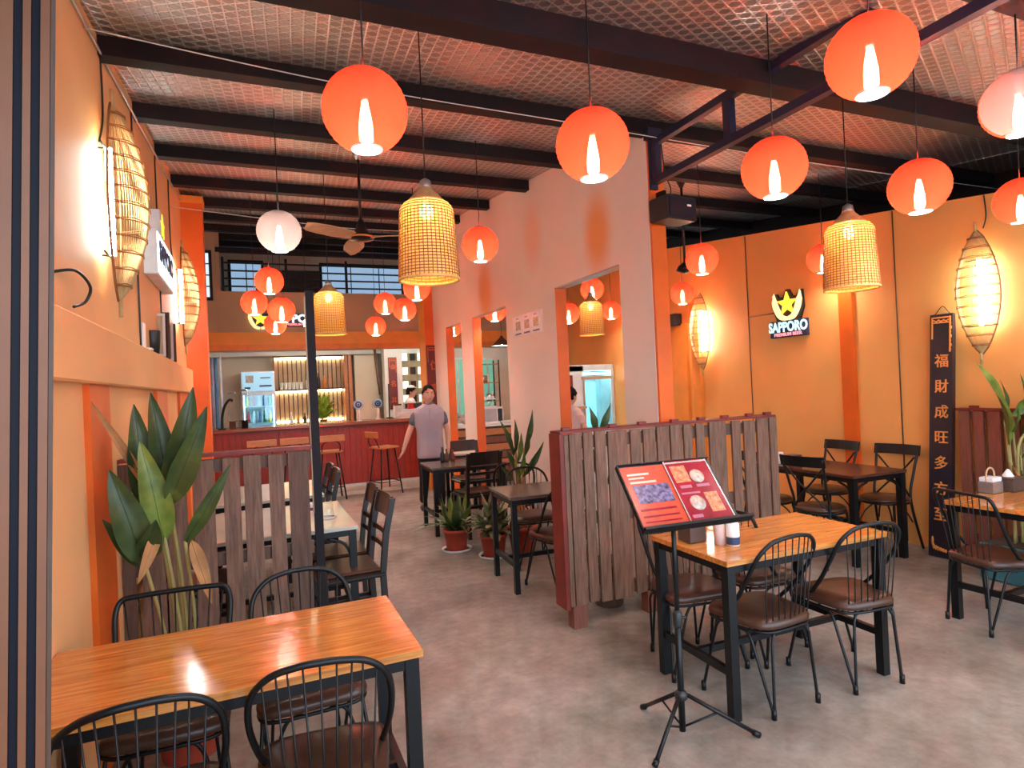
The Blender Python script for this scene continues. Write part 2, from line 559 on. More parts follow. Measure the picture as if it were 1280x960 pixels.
for y in PUR:
    big = abs(y - 2.63) < .01
    h = 0.14 if big else 0.105
    w = 0.10 if big else 0.06
    zt = roof_z(y) - 0.001
    m = MB().bb(-0.70, 7.0, y - w / 2, y + w / 2, zt - h, zt - .004)
    m.bb(-0.70, 7.0, y + w / 2, y + w / 2 + .035, zt - h, zt - h + .008)
    m.build('purlin', M['purlin'], ceiling)
# beam over the pink wall line and along the right wall top
# walls
def wall_sloped(name, x0, x1, y0, y1, z0, zf, mat, parent=None):
    a, b = zf(y0), zf(y1)
    m = MB().add([(x0, y0, z0), (x1, y0, z0), (x1, y1, z0), (x0, y1, z0), (x0, y0, a), (x1, y0, a), (x1, y1, b), (x0, y1, b)],
                 [(3, 2, 1, 0), (4, 5, 6, 7), (0, 1, 5, 4), (1, 2, 6, 5), (2, 3, 7, 6), (3, 0, 4, 7)])
    return struct(name, m, mat, parent)
wl = wall_sloped('wall_left', XL - .14, XL, -0.6, 7.95, 0.0, roof_z, M['left_wall'])
wall_sloped('wall_left_rear', -1.4, -1.28, 7.95, 13.6, 0.0, roof_z, M['back_wall'])
struct('wall_left_return', MB().bb(-1.4, XL - .14, 7.85, 7.95, 0, 3.9), M['left_wall'])
# protruding ledge beam of the left wall, and its orange pilasters
struct('trim_1', MB().bb(XL - .02, -0.60, -0.6, 7.75, 1.695, 1.955, .008), M['left_wall'])
for a, b in ((3.10, 3.50), (5.14, 5.72), (6.66, 7.30)):
    struct('trim_2', MB().bb(XL - .02, -0.635, a, b, 0, 1.693), M['orange_trim'])
struct('trim_3', MB().bb(XL - .10, -0.44, 7.76, 8.00, 0, roof_z(7.7) - .12), M['orange_trim'])
struct('trim_4', MB().bb(XL - .11, -0.425, 7.75, 8.01, roof_z(7.7) - .12, roof_z(7.7) - .04), M['amber_trim'])
# right wall stops short of the roof; beyond it only the dark eaves
rw = wall_sloped('wall_right', XR, XR + .12, -0.6, 13.6, 0.0, lambda y: 2.62 + .118 * y, M['orange_wall'])
wall_sloped('wall_right_outer', 6.9, 7.0, -0.6, 13.6, 0.0, roof_z, M['purlin'])
wall_sloped('wall_right_front', XR + .12, 6.9, -0.6, -0.5, 0.0, roof_z, M['purlin'])
struct('trim_5', MB().bb(XR - .035, XR, 4.22, 4.37, 0, 3.02), M['orange_trim'])
struct('trim_6', MB().bb(XR - .05, XR, 6.72, 7.05, 0, 2.36), M['amber_trim'])
struct('trim_7', MB().bb(XR - .06, XR, 6.45, 6.60, 0, 2.6), M['amber_trim'])
# vertical and level sheet joints of the right wall
for (ya, za, yb, zb) in ((3.79, 0.02, 3.79, 3.06), (5.61, 0.02, 5.61, 3.27), (5.05, 2.30, 5.61, 2.30), (8.2, .02, 8.2, 3.5), (7.45, .02, 7.45, 3.4)):
    MB().tube([(XR - .003, ya, za), (XR - .003, yb, zb)], .006, 5).build('joint', M['dark_wood'], rw)

# pink wall in the middle: header over three openings, four piers
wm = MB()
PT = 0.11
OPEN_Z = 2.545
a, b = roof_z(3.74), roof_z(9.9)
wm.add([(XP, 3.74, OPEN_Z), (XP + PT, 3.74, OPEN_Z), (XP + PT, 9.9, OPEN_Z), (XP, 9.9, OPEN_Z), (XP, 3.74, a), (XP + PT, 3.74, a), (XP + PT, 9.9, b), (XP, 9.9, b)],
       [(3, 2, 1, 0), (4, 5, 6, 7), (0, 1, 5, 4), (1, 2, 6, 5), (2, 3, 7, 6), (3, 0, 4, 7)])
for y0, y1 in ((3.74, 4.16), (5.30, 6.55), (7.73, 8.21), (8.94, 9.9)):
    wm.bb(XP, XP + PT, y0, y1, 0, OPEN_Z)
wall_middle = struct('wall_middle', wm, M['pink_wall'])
for y0 in (5.30, 7.73, 8.94):
    struct('trim_8', MB().bb(XP + .002, XP + PT + .01, y0 - .008, y0 + .02, 0, OPEN_Z - .002), M['orange_trim'])
struct('trim_9', MB().bb(XP + .005, XP + PT + .02, 3.715, 3.742, 0, 3.36), M['orange_trim'])
struct('trim_10', MB().bb(XP + .004, XP + PT - .004, 4.16, 5.28, OPEN_Z - .012, OPEN_Z + .001), M['grey_metal'])
# pillar at the far end of the pink wall
struct('trim_11', MB().bb(2.60, 2.88, 9.62, 9.98, 0, roof_z(9.7) - .02), M['amber_trim'])
struct('trim_12', MB().bb(2.605, 2.88, 9.608, 9.622, 0, roof_z(9.7) - .03), M['orange_trim'])

# mezzanine: orange fascia, wall above it, railing zone open to the back windows
YM = 11.0
struct('trim_13', MB().bb(-1.28, XR, YM - .03, YM + .25, 2.40, 2.49), M['dark_orange'])
struct('trim_14', MB().bb(-1.28, XR, YM, YM + .2, 2.49, 2.70), M['amber_trim'])
struct('wall_mezzanine', MB().bb(-1.28, XR, YM + .03, YM + .15, 2.70, 3.38), M['shadowed_wall'])
struct('floor_mezzanine', MB().bb(-1.28, XR, YM + .16, 13.5, 2.50, 2.66), M['white_wall'])
struct('wall_back', MB().bb(-1.4, XR, 13.4, 13.55, 0, roof_z(13.4)), M['back_wall'])
# piers between mezzanine wall and roof
struct('wall_mezzanine_pier', MB().bb(-0.50, -0.40, YM + .03, YM + .15, 3.38, roof_z(YM)), M['shadowed_wall'])
struct('trim_15', MB().bb(-1.28, XR, YM + .02, YM + .10, 4.02, 4.10), M['purlin'])
# rooms behind the pink wall: white back partition of the kitchen
struct('wall_kitchen_back', MB().bb(3.2, XR, 12.9, 13.0, 0, 2.5), M['white_wall'])

# mezzanine railing (thing with bars) and the tall back windows behind it
rail = thing('mezzanine_railing', 'dark horizontal bar railing along the mezzanine edge above the bar', 'railing', (0, 0, 0))
for z in (3.47, 3.60, 3.73, 3.86):
    MB().bb(-0.38, 3.0, YM + .06, YM + .09, z - .012, z + .012).build('rail_bar', M['black_metal'], rail)
for xx in (-0.36, 0.62, 1.62, 2.62):
    MB().bb(xx - .02, xx + .02, YM + .05, YM + .10, 3.382, 3.95).build('post', M['black_metal'], rail)
sky_blue = emis('daylit_pane', (0.42, 0.66, 0.95), 0.30, (0.3, 0.4, 0.5))
sky_blue2 = emis('bright_daylit_pane', (0.55, 0.80, 1.0), .6, (0.3, 0.4, 0.5))
def window(name, x0, x1, z0, z1, y, nx, nz, pane_mat):
    w = struct(name, MB().bb(x0 - .04, x1 + .04, y - .03, y - .002, z0 - .04, z0).bb(x0 - .04, x1 + .04, y - .03, y - .002, z1, z1 + .04).bb(x0 - .04, x0, y - .03, y - .002, z0, z1).bb(x1, x1 + .04, y - .03, y - .002, z0, z1), M['black_metal'])
    for i in range(nx):
        for j in range(nz):
            px0 = x0 + (x1 - x0) * i / nx; px1 = x0 + (x1 - x0) * (i + 1) / nx
            pz0 = z0 + (z1 - z0) * j / nz; pz1 = z0 + (z1 - z0) * (j + 1) / nz
            MB().bb(px0 + .008, px1 - .008, y - .016, y - .008, pz0 + .008, pz1 - .008).build('pane', pane_mat, w)
            MB().bb(px0, px0 + .014, y - .024, y - .004, pz0, pz1).bb(px0, px1, y - .0235, y - .0045, pz0, pz0 + .014).build('glazing_bar', M['black_metal'], w)
    return w
window('window_1', -0.78, -0.55, 3.25, 3.98, 10.95, 2, 4, sky_blue2)
window('window_2', -0.30, 0.28, 3.35, 4.35, 13.4, 2, 3, sky_blue)
window('window_3', 1.45, 3.25, 3.35, 4.35, 13.4, 3, 1, sky_blue)
struct('wall_mezzanine_panel', MB().bb(0.45, 1.40, 13.30, 13.39, 2.7, 4.2), M['dark_wood'])
struct('wall_mezzanine_side', MB().bb(-0.86, -0.46, 10.96, 11.02, 2.70, roof_z(11) - .01), M['shadowed_wall'])
# dark wardrobe like box on the mezzanine
tag(MB().bb(0.15, 0.50, 12.3, 12.8, 2.661, 3.70, .02).build('storage_cabinet', M['black_wood']), 'dark storage cabinet standing behind the mezzanine railing', 'cabinet')

# front left: collapsed folding shop gate seen close up
gate = tag(bpy.data.objects.new('door_1', None), kind='structure')
COL.objects.link(gate)
gmat = pm('bronze_gate_steel', (0.22, 0.082, 0.036), 0.4, 0.2, var=0.1)
gdark = pm('navy_gate_strip', (0.006, 0.006, 0.014), 0.5, 0.0, spec=0.2)
gate.matrix_world = Matrix.Translation((-0.381, 1.50, 1.6)) @ Matrix.Rotation(R(2.3), 4, 'Y') @ Matrix.Rotation(R(14), 4, 'Z') @ Matrix.Translation((0, 0, -1.6))
MB().bb(-0.30, 0.010, 0.005, 0.012, 0.0, 3.24).build('gate_backing', gdark, gate)
for i, (x0, x1, dk) in enumerate(((.003, .011, 2), (-.0135, .002, 0), (-.0275, -.0145, 1), (-.0415, -.0285, 0), (-.0555, -.0425, 1), (-.085, -.0565, 0), (-.11, -.086, 1), (-.15, -.112, 0))):
    MB().bb(x0, x1, -0.005 if dk != 1 else .001, 0.005, 0.0, 3.24, .0015).build('gate_strip', gdark if dk == 1 else (gmat if dk == 0 else M['dark_wood']), gate)

# ------------------------------------------------------------------ navy roof truss
tr = thing('roof_truss', 'navy blue steel truss running from the pink wall end towards the front', 'truss', (2.78, 0, 0))
MB().bb(-.025, .025, 0.4, 3.70, 3.31, 3.36).build('upper_chord', M['blue_steel'], tr)
MB().bb(-.025, .025, 0.4, 3.70, 3.03, 3.08).build('lower_chord', M['blue_steel'], tr)
for y in (3.66, 2.92, 2.0, 1.1):
    MB().bb(-.024, .024, y - .03, y + .03, 3.08, 3.31).build('strut', M['blue_steel'], tr)
MB().bb(-.03, .03, 3.69, 3.715, 3.0, 3.45).bb(-.06, .06, 3.66, 3.72, 3.36, 3.44).build('end_plate', M['blue_steel'], tr)

# ------------------------------------------------------------------ lamps
def make_lantern(rad, paper_mat):
    t = thing('paper_lantern', 'x', 'lantern')
    prof = []
    n = 34
    for i in range(n + 1):
        a = -PI / 2 + 0.38 + (PI - 0.68) * i / n
        r = rad * math.cos(a) * (1.0 if i % 2 else 0.978)
        prof.append((r, rad * math.sin(a) * 0.97))
    MB().lathe(prof, 32).build('shade', paper_mat, t)
    z0, rr_ = prof[0][1], prof[0][0]
    ring = MB().tube([(rr_ * math.cos(2 * PI * k / 20), rr_ * math.sin(2 * PI * k / 20), z0) for k in range(20)], .0035, 5, True)
    ring.build('bottom_ring', M['white_plastic'], t)
    z1, r1 = prof[-1][1], prof[-1][0]
    hang = MB().tube([(r1 * math.cos(2 * PI * k / 20), r1 * math.sin(2 * PI * k / 20), z1) for k in range(20)], .003, 5, True)
    hang.tube([(-r1, 0, z1), (0, 0, z1 + .012), (r1, 0, z1)], .002, 4)
    hang.build('top_hanger', M['black_metal'], t)
    b = MB().lathe([(.001, -.105), (.014, -.103), (.024, -.085), (.024, -.03), (.015, .03), (.009, .055), (.001, .056)], 12, (0, 0, -.02))
    b.build('bulb', M['bulb'], t)
    MB().lathe([(.013, .035), (.017, .045), (.017, .10), (.006, .115), (.004, rad)], 10, (0, 0, 0), True, True, True).build('lamp_holder', M['white_plastic'], t)
    return t
lan_red = make_lantern(0.150, M['red_paper'])
lan_white = make_lantern(0.150, M['white_paper'])
def cord_for(root, ztop, zroof, parent=None):
    return MB().tube([(0, 0, ztop), (0, 0, zroof)], .0035, 5).build('cord', M['black_metal'], root)
LAN = [
 (0.41, 2.18, 2.60, 'r', 'large red paper lantern nearest the left wall lamp, hung over the front aisle'),
 (1.32, 2.15, 2.57, 'r', 'large red paper lantern in front of the top of the pink wall'),
 (2.10, 1.50, 2.73, 'r', 'biggest red paper lantern overlapping the navy truss, tilted look'),
 (2.35, 2.19, 2.59, 'r', 'red paper lantern below the navy truss beside the pink wall end'),
 (3.33, 2.14, 2.57, 'r', 'red paper lantern hung directly above the woven pendant in the right bay'),
 (3.20, 1.60, 2.76, 'wr', 'red paper lantern with a pale white side at the right picture edge'),
 (4.62, 2.33, 2.65, 'r', 'red paper lantern cut by the picture edge beside the right wall fish trap lamp'),
 (0.22, 4.52, 2.75, 'w', 'white paper lantern, the only all white one, near the ceiling fan'),
 (1.76, 4.67, 2.77, 'r', 'red paper lantern close to the pink wall beside the big woven pendant'),
 (3.93, 4.56, 2.71, 'r', 'red paper lantern in the right bay, upper of two near the black speaker'),
 (5.15, 6.37, 2.70, 'r', 'small red paper lantern just above the farther fish trap lamp on the right wall'),
 (5.28, 4.37, 2.73, 'r', 'red paper lantern partly hidden behind the woven pendant of the right bay'),
 (0.22, 7.03, 2.85, 'r', 'topmost red paper lantern of the left cluster before the mezzanine'),
 (0.07, 7.76, 2.72, 'r', 'leftmost red paper lantern of the cluster before the mezzanine sign'),
 (0.35, 7.41, 2.59, 'r', 'red paper lantern in the middle of the left cluster before the mezzanine sign'),
 (0.34, 9.09, 2.62, 'r', 'lowest red paper lantern of the left cluster before the mezzanine'),
 (1.69, 8.18, 2.79, 'r', 'upper left red paper lantern of the trio right of the mid woven pendant'),
 (1.86, 7.80, 2.66, 'r', 'right hand red paper lantern of the trio right of the mid woven pendant'),
 (1.75, 9.23, 2.60, 'r', 'lowest red paper lantern of the trio right of the mid woven pendant'),
 (1.72, 6.60, 2.74, 'r', 'red paper lantern just below the rim of the big woven pendant'),
 (4.10, 6.85, 2.81, 'r', 'red paper lantern seen through the large opening, overlapping the woven pendant there'),
 (4.09, 7.49, 2.58, 'r', 'red paper lantern at the left side of the large opening in the pink wall'),
 (5.20, 8.15, 2.72, 'r', 'red paper lantern at the right side of the large opening in the pink wall'),
 (2.99, 7.50, 2.61, 'r', 'red paper lantern seen through the middle opening of the pink wall'),
 (3.20, 9.97, 2.65, 'r', 'red paper lantern seen through the narrow far opening of the pink wall'),
]
KM = kids_map()
first = {'r': True, 'w': True}
wr_shade = None
for (x, y, z, kind, lab) in LAN:
    src = lan_white if kind == 'w' else lan_red
    key = 'w' if kind == 'w' else 'r'
    if first[key]:
        o = src; first[key] = False
        o.location = (x, y, z); o.rotation_euler = (0, 0, random.uniform(0, 6))
        o['label'] = lab; o['group'] = 'round paper lanterns under the roof'
    else:
        o = dup(src, (x, y, z), random.uniform(0, 6), lab, 'round paper lanterns under the roof', KM)
    if kind == 'wr':
        for c in COL.objects:
            if c.parent == o and c.name.startswith('shade'):
                me = c.data.copy(); c.data = me
                me.materials.append(M['white_paper'])
                for p in me.polygons:
                    if p.center.x < -0.02: p.material_index = 1
        o.rotation_euler = (0, 0, R(30))
    cord_for(o, 0.135, roof_z(y) - z - .002)

def make_rattan(R1, H):
    """bell pendant: open woven straw weave with a solid brown cap"""
    t = thing('woven_pendant', 'x', 'lamp')
    def rad(u):           # u 0 bottom .. 1 shoulder top
        if u < .86: return R1 * (1.0 - 0.10 * u / .86)
        v = (u - .86) / .14
        return R1 * (.90 - .25 * v * v)
    nz, nv = 25, 44
    ms = MB()
    for k in range(nv):
        a = 2 * PI * k / nv
        pts = []
        for i in range(13):
            u = i / 12
            r = rad(u) + (0.0012 if (k + i) % 2 else -.0012)
            pts.append((r * math.cos(a), r * math.sin(a), H * (u - 0.5)))
        ms.tube([(p[0] * 1.016, p[1] * 1.016, p[2]) for p in pts], .0024, 4, False, False)
    for i in range(1, nz):
        r = rad(i / nz) * 1.012
        ms.tube([(r * math.cos(2 * PI * q / 40), r * math.sin(2 * PI * q / 40), H * (i / nz - .5)) for q in range(40)], .0024, 4, True)
    tag(ms.build('upright_canes', M['bamboo_bind'], t), kind='stuff')
    ms = MB()
    for i in range(nz):
        z0 = H * (i / nz - .5) + .0016
        z1 = H * ((i + 1) / nz - .5) - .0016
        ra, rb = rad((z0 / H) + .5), rad((z1 / H) + .5)
        ms.lathe([(ra, z0), (ra + .002, (z0 + z1) / 2), (rb, z1)], 44)
    tag(ms.build('woven_bands', M['straw_band'], t), kind='stuff')
    MB().tube([(R1 * math.cos(2 * PI * q / 40), R1 * math.sin(2 * PI * q / 40), -H / 2 - .004) for q in range(40)], .0075, 7, True).build('bottom_rim', M['rattan'], t)
    cap = MB().lathe([(R1 * .65, H / 2), (R1 * .52, H / 2 + .026), (R1 * .36, H / 2 + .050), (R1 * .26, H / 2 + .066), (R1 * .22, H / 2 + .078)], 28)
    for i in range(5):
        r = R1 * (.62 - .10 * i)
        cap.tube([(r * math.cos(2 * PI * q / 28), r * math.sin(2 * PI * q / 28), H / 2 + .006 + .0135 * i) for q in range(28)], .004, 4, True)
    cap.build('cap', M['rattan_cap'], t)
    MB().lathe([(.030, H / 2 + .07), (.033, H / 2 + .08), (.028, H / 2 + .112), (.008, H / 2 + .125)], 14, (0, 0, 0), True, True, True).build('collar', M['grey_metal'], t)
    MB().sphere((0, 0, H / 2 - .045), (.034, .034, .046), 14, 10).build('bulb', M['bulb_big'], t)
    MB().lathe([(.014, H / 2 - .005), (.016, H / 2 + .09)], 10, (0, 0, 0), True, True, True).build('lamp_holder', M['white_plastic'], t)
    return t
rat = make_rattan(0.150, 0.385)
RAT = [(0.85, 3.00, 2.355, 'big woven straw bell pendant in the middle, nearest to the camera'),
       (0.70, 5.94, 2.365, 'smaller looking woven straw bell pendant beside the dark pole near the bar'),
       (3.36, 2.59, 2.295, 'woven straw bell pendant over the right bay before the orange wall'),
       (3.81, 6.42, 2.38, 'woven straw bell pendant seen through the large opening in the pink wall')]
KM = kids_map()
for i, (x, y, z, lab) in enumerate(RAT):
    if i == 0:
        o = rat; o.location = (x, y, z); o['label'] = lab; o['group'] = 'woven bell pendants'
    else:
        o = dup(rat, (x, y, z), i, lab, 'woven bell pendants', KM)
    cord_for(o, 0.313, roof_z(y) - z - .002)

def make_fishtrap(H, W):
    """half spindle of bamboo splints facing local -y, wall at local y=0"""
    t = thing('fish_trap_lamp', 'x', 'lamp')
    def w(u):             # u -1..1
        return W / 2 * max(0.0, math.cos(u * PI / 2)) ** 0.72
    ms = MB()
    ns = 38
    for k in range(ns):
        a = PI * k / (ns - 1)
        pts = []
        for i in range(17):
            u = -1 + 2 * i / 16
            r = w(u) + .004
            pts.append((-r * math.cos(a), -.065 - r * .95 * math.sin(a), H / 2 * u))
        ms.tube(pts, .0022, 4, False, False)
    tag(ms.build('splints', M['bamboo'], t), kind='stuff')
    for i in range(12):
        u = -.86 + 1.72 * i / 11
        r = w(u) + .0105
        q = [(-r * math.cos(PI * j / 16), -.065 - r * .95 * math.sin(PI * j / 16), H / 2 * u) for j in range(17)]
        MB().tube(q, .0034, 5).tube([(p[0], p[1], p[2] + .010 + .003 * math.sin(5 * n)) for n, p in enumerate(q)], .0028, 4).build('binding_hoop', M['bamboo_bind'], t)
    for sx in (-1, 1):
        MB().tube([(sx * (w(-1 + 2 * i / 20) + .006), -.062, H / 2 * (-1 + 2 * i / 20)) for i in range(21)], .006, 6).build('rim', M['bamboo_bind'], t)
    MB().tube([(0, -.07, H / 2 - .01), (0, -.07, H / 2 + .07)], .010, 6).build('tip', M['bamboo'], t)
    MB().tube([(0, -.07, -H / 2 + .01), (0, -.07, -H / 2 - .08)], .010, 6).build('tip', M['bamboo'], t)
    for z in (-.27, .27):
        MB().tube([(-.11, -.03, z), (.11, -.03, z)], .005, 5).tube([(0, -.03, z), (0, 0, z)], .006, 5).build('bracket', M['black_metal'], t)
    MB().tube([(.0, -.045, -.27), (.0, -.045, .27)], .016, 10).build('tube_light', M['tube'], t)
    return t
ft = make_fishtrap(1.0, 0.30)
FT = [(XL + .001, 3.60, 2.62, R(90), 'bamboo fish trap wall lamp nearest on the left wall above the ledge'),
      (XL + .001, 6.95, 2.66, R(90), 'farther bamboo fish trap wall lamp at the end of the left wall'),
      (XR - .001, 3.06, 2.19, R(-90), 'large bamboo fish trap lamp on the right wall over the black lacquer board'),
      (XR - .001, 6.38, 2.21, R(-90), 'distant bamboo fish trap lamp on the right wall beside the small wall speaker')]
KM = kids_map()
for i, (x, y, z, rz, lab) in enumerate(FT):
    if i == 0:
        o = ft; o.location = (x, y, z); o.rotation_euler = (0, 0, rz); o['label'] = lab; o['group'] = 'bamboo fish trap wall lamps'
    else:
        o = dup(ft, (x, y, z), rz, lab, 'bamboo fish trap wall lamps', KM)

# ceiling fan
fan = thing('ceiling_fan', 'dark ceiling fan with tan wooden blades under the middle of the roof', 'fan', (0.90, 5.2, 2.93))
zt = roof_z(5.2) - 2.93
MB().lathe([(.055, zt - .003), (.050, zt - .05), (.02, zt - .115), (.012, zt - .12)], 16, (0, 0, 0), True, True, True).build('canopy', M['steel'], fan)
MB().tube([(0, 0, .13), (0, 0, zt - .11)], .011, 8).build('down_rod', M['black_metal'], fan)
MB().lathe([(.015, .14), (.03, .10), (.055, .03), (.09, .005), (.10, -.02), (.09, -.04), (.02, -.05)], 20, (0, 0, 0), True, True, True).build('motor', M['black_metal'], fan)
MB().tube([(.10 * math.cos(2 * PI * q / 24), .10 * math.sin(2 * PI * q / 24), -.02) for q in range(24)], .008, 6, True).build('trim_ring', M['dark_orange'], fan)
for k in range(3):
    a = R(213 + 120 * k)
    ca, sa = math.cos(a), math.sin(a)
    m = MB()
    prof = [(.08, .03), (.14, .055), (.25, .075), (.40, .07), (.52, .05), (.56, .02)]
    top = []; 
    for r, w in prof:
        for s in (-1, 1):
            top.append((r * ca - s * w * sa, r * sa + s * w * ca, -.012 + .018 * s - .02 * r))
    n = len(prof)
    vs_ = top + [(p[0], p[1], p[2] - .008) for p in top]
    fs = []
    for i in range(n - 1):
        fs += [(2 * i, 2 * i + 2, 2 * i + 3, 2 * i + 1), (2 * n + 2 * i + 1, 2 * n + 2 * i + 3, 2 * n + 2 * i + 2, 2 * n + 2 * i),
               (2 * i, 2 * n + 2 * i, 2 * n + 2 * i + 2, 2 * i + 2), (2 * i + 1, 2 * i + 3, 2 * n + 2 * i + 3, 2 * n + 2 * i + 1)]
    fs += [(0, 1, 2 * n + 1, 2 * n), (2 * n - 2, 4 * n - 2, 4 * n - 1, 2 * n - 1)]
    m.add(vs_, fs).build('blade', M['fan_wood'], fan)
# second fan in the right bay, mostly its canopy and rod
fan2 = thing('ceiling_fan', 'dark ceiling fan canopy and rod behind the red lantern in the right bay', 'fan', (4.05, 4.95, 2.75))
zt = roof_z(4.95) - 2.75
MB().lathe([(.06, zt - .003), (.055, zt - .05), (.02, zt - .13)], 14, (0, 0, 0), True, True, True).build('canopy', M['black_metal'], fan2)
MB().tube([(0, 0, .0), (0, 0, zt - .12)], .012, 8).build('down_rod', M['black_metal'], fan2)
MB().lathe([(.02, .02), (.07, -.02), (.09, -.06), (.02, -.09)], 16, (0, 0, 0), True, True, True).build('motor', M['black_metal'], fan2)

# conical kitchen lamp
kl = thing('cone_pendant', 'small brown cone pendant with white inside, over the kitchen counter', 'lamp', (3.52, 8.6, 2.23))
MB().lathe([(.16, 0), (.03, .12), (.02, .15)], 20).build('shade', M['dark_wood'], kl)
MB().lathe([(.155, .002), (.03, .115)], 20).build('inner_face', M['white_metal'], kl)
MB().sphere((0, 0, .035), .03, 10, 8).build('bulb', M['bulb_big'], kl)
cord_for(kl, .14, roof_z(8.6) - 2.23 - .002)

# ------------------------------------------------------------------ cables
def cable(label, pts, r=.004, mat='cable_white', per=6):
    return tag(MB().tube(spline(pts, per), r, 5).build('cable', M[mat]), label, 'cable')
cable('white cable strung across the room along the second dark purlin', [(-0.66, 3.40, 3.38), (0.6, 3.62, 3.40), (2.0, 3.60, 3.36), (3.2, 3.62, 3.34), (4.6, 3.64, 3.33), (6.88, 3.66, 3.34)], .0035)
cable('white cable strung across the room farther back in front of the fan', [(-0.66, 6.80, 3.52), (0.4, 6.82, 3.45), (1.2, 6.85, 3.42), (2.74, 6.84, 3.44)], .004)
cable('grey conduit running along the top of the left wall', [(-0.645, 2.2, 3.27), (-0.645, 4.0, 3.445), (-0.645, 7.6, 3.83)], .008, 'grey_metal')
cable('thin dark cable dropping to the near left wall lamp', [(-0.652, 3.72, 3.42), (-0.652, 3.72, 3.1), (-0.652, 3.60, 2.92)], .005, 'black_plastic')
cable('thin dark cable dropping down the left wall behind the near lamp to the ledge', [(-0.652, 4.62, 3.52), (-0.652, 4.62, 2.6), (-0.652, 4.62, 1.965)], .006, 'black_plastic')
cable('thin dark cable dropping down the left wall behind the light box', [(-0.652, 5.7, 3.64), (-0.652, 5.7, 2.9), (-0.652, 5.7, 1.96)], .006, 'black_plastic')
cable('thin dark cable dropping to the far left wall lamp', [(-0.652, 6.6, 3.74), (-0.652, 6.6, 3.1), (-0.652, 6.85, 2.96)], .006, 'black_plastic')
cable('dark cable stub looping out of the left wall above the ledge', [(-0.655, 2.72, 2.10), (-0.60, 2.80, 2.12), (-0.58, 2.92, 2.08), (-0.60, 2.93, 2.02), (-0.625, 2.86, 1.99)], .006, 'black_plastic')
cable('dark cable hanging from the roof down to the right wall lamp', [(5.49, 3.02, 2.97), (5.47, 3.0, 2.80), (5.46, 3.02, 2.70)], .005, 'black_plastic')
cable('dark cable looping down from the navy truss to the black speaker', [(2.86, 3.70, 3.36), (2.90, 3.72, 3.15), (2.93, 3.70, 3.02), (2.90, 3.68, 2.95)], .005, 'black_plastic')

# ------------------------------------------------------------------ tables
def make_table(name, label, L, W, loc, rz=0, top_mat='orange_wood', edge=None, planks=6, legw=.045, H=.75, group=None, braces=False):
    t = thing(name, label, 'table', loc, rz, group)
    th = .026
    if planks:
        pw = W / planks
        for i in range(planks):
            y0 = -W / 2 + i * pw
            dz = random.uniform(-.0006, .0006)
            MB().bb(-L / 2, L / 2, y0 + .0006, y0 + pw - .0006, H - th, H + dz, .0012).build('plank', M[top_mat], t)
    else:
        MB().bb(-L / 2, L / 2, -W / 2, W / 2, H - th, H, .003).build('tabletop', M[top_mat], t)
    fr = MB()
    z0, z1 = H - th - .04, H - th - .001
    lx, ly = L / 2 - .012 - legw / 2, W / 2 - .012 - legw / 2
    for s in (-1, 1):
        fr.bb(-lx, lx, s * ly - .015, s * ly + .015, z0, z1)
        fr.bb(s * lx - .015, s * lx + .015, -ly, ly, z0, z1)
    fr.build('frame', M['black_metal'], t)
    for sx in (-1, 1):
        for sy in (-1, 1):
            MB().bb(sx * lx - legw / 2, sx * lx + legw / 2, sy * ly - legw / 2, sy * ly + legw / 2, 0, z1 - .001, .002).build('leg', M['black_metal'], t)
    st = MB()
    for s in (-1, 1):
        st.bb(s * lx - .014, s * lx + .014, -ly, ly, .20, .235)
    st.bb(-lx, lx, -.014, .014, .201, .234)
    st.build('stretcher', M['black_metal'], t)
    if braces:
        for sx in (-1, 1):
            for sy in (-1, 1):
                MB().tube(spline([(sx * lx, sy * ly, H - .24), (sx * (lx - .05), sy * ly, H - .12), (sx * (lx - .16), sy * ly, H - .07)], 4), .010, 5).build('brace', M['black_metal'], t)
                MB().tube(spline([(sx * lx, sy * ly, H - .24), (sx * lx, sy * (ly - .04), H - .12), (sx * lx, sy * (ly - .14), H - .07)], 4), .010, 5).build('brace', M['black_metal'], t)
    return t
tabR = make_table('dining_table', 'orange wooden dining table on black square legs beside the menu stand', 1.06, .60, (2.51, 2.51, 0), R(-1))
tabL = make_table('dining_table', 'long orange wooden dining table in the front left before the leafy plant', 1.14, .60, (-0.085, 2.29, 0), 0)
tabFR = make_table('dining_table', 'orange wooden dining table at the right edge before the black lacquer board', 1.06, .60, (4.58, 2.26, 0), R(2))
tabC = make_table('dining_table', 'dark cherry topped table with curved corner braces against the orange wall', .62, 1.15, (4.78, 4.06, 0), R(-2), 'cherry_top', None, 0, .05, .75, None, True)
tabM = make_table('dining_table', 'small dark topped table between the potted plants and the brown slat screen', .70, .58, (2.16, 4.60, 0), R(-4), 'dark_top', None, 0, .04)
tabB = make_table('dining_table', 'dark topped table farther back in front of the walking waiter', .86, .66, (2.22, 6.80, 0), R(-3), 'dark_top', None, 0, .045)
tabB2 = make_table('dining_table', 'pale topped table farthest back beside the pink wall behind the dark topped one', .44, .60, (2.50, 8.0, 0), 0, 'pale_top', None, 0, .045)
tabW1 = make_table('dining_table', 'glossy pale table right behind the left slat screen with the clear tumbler', .92, 1.04, (0.14, 4.58, 0), 0, 'pale_top', None, 0, .045, .75, None, True)
tabW2 = make_table('dining_table', 'glossy pale table second behind the left slat screen towards the bar', .92, 1.04, (0.08, 6.02, 0), 0, 'pale_top', None, 0, .045, .75, None, True)

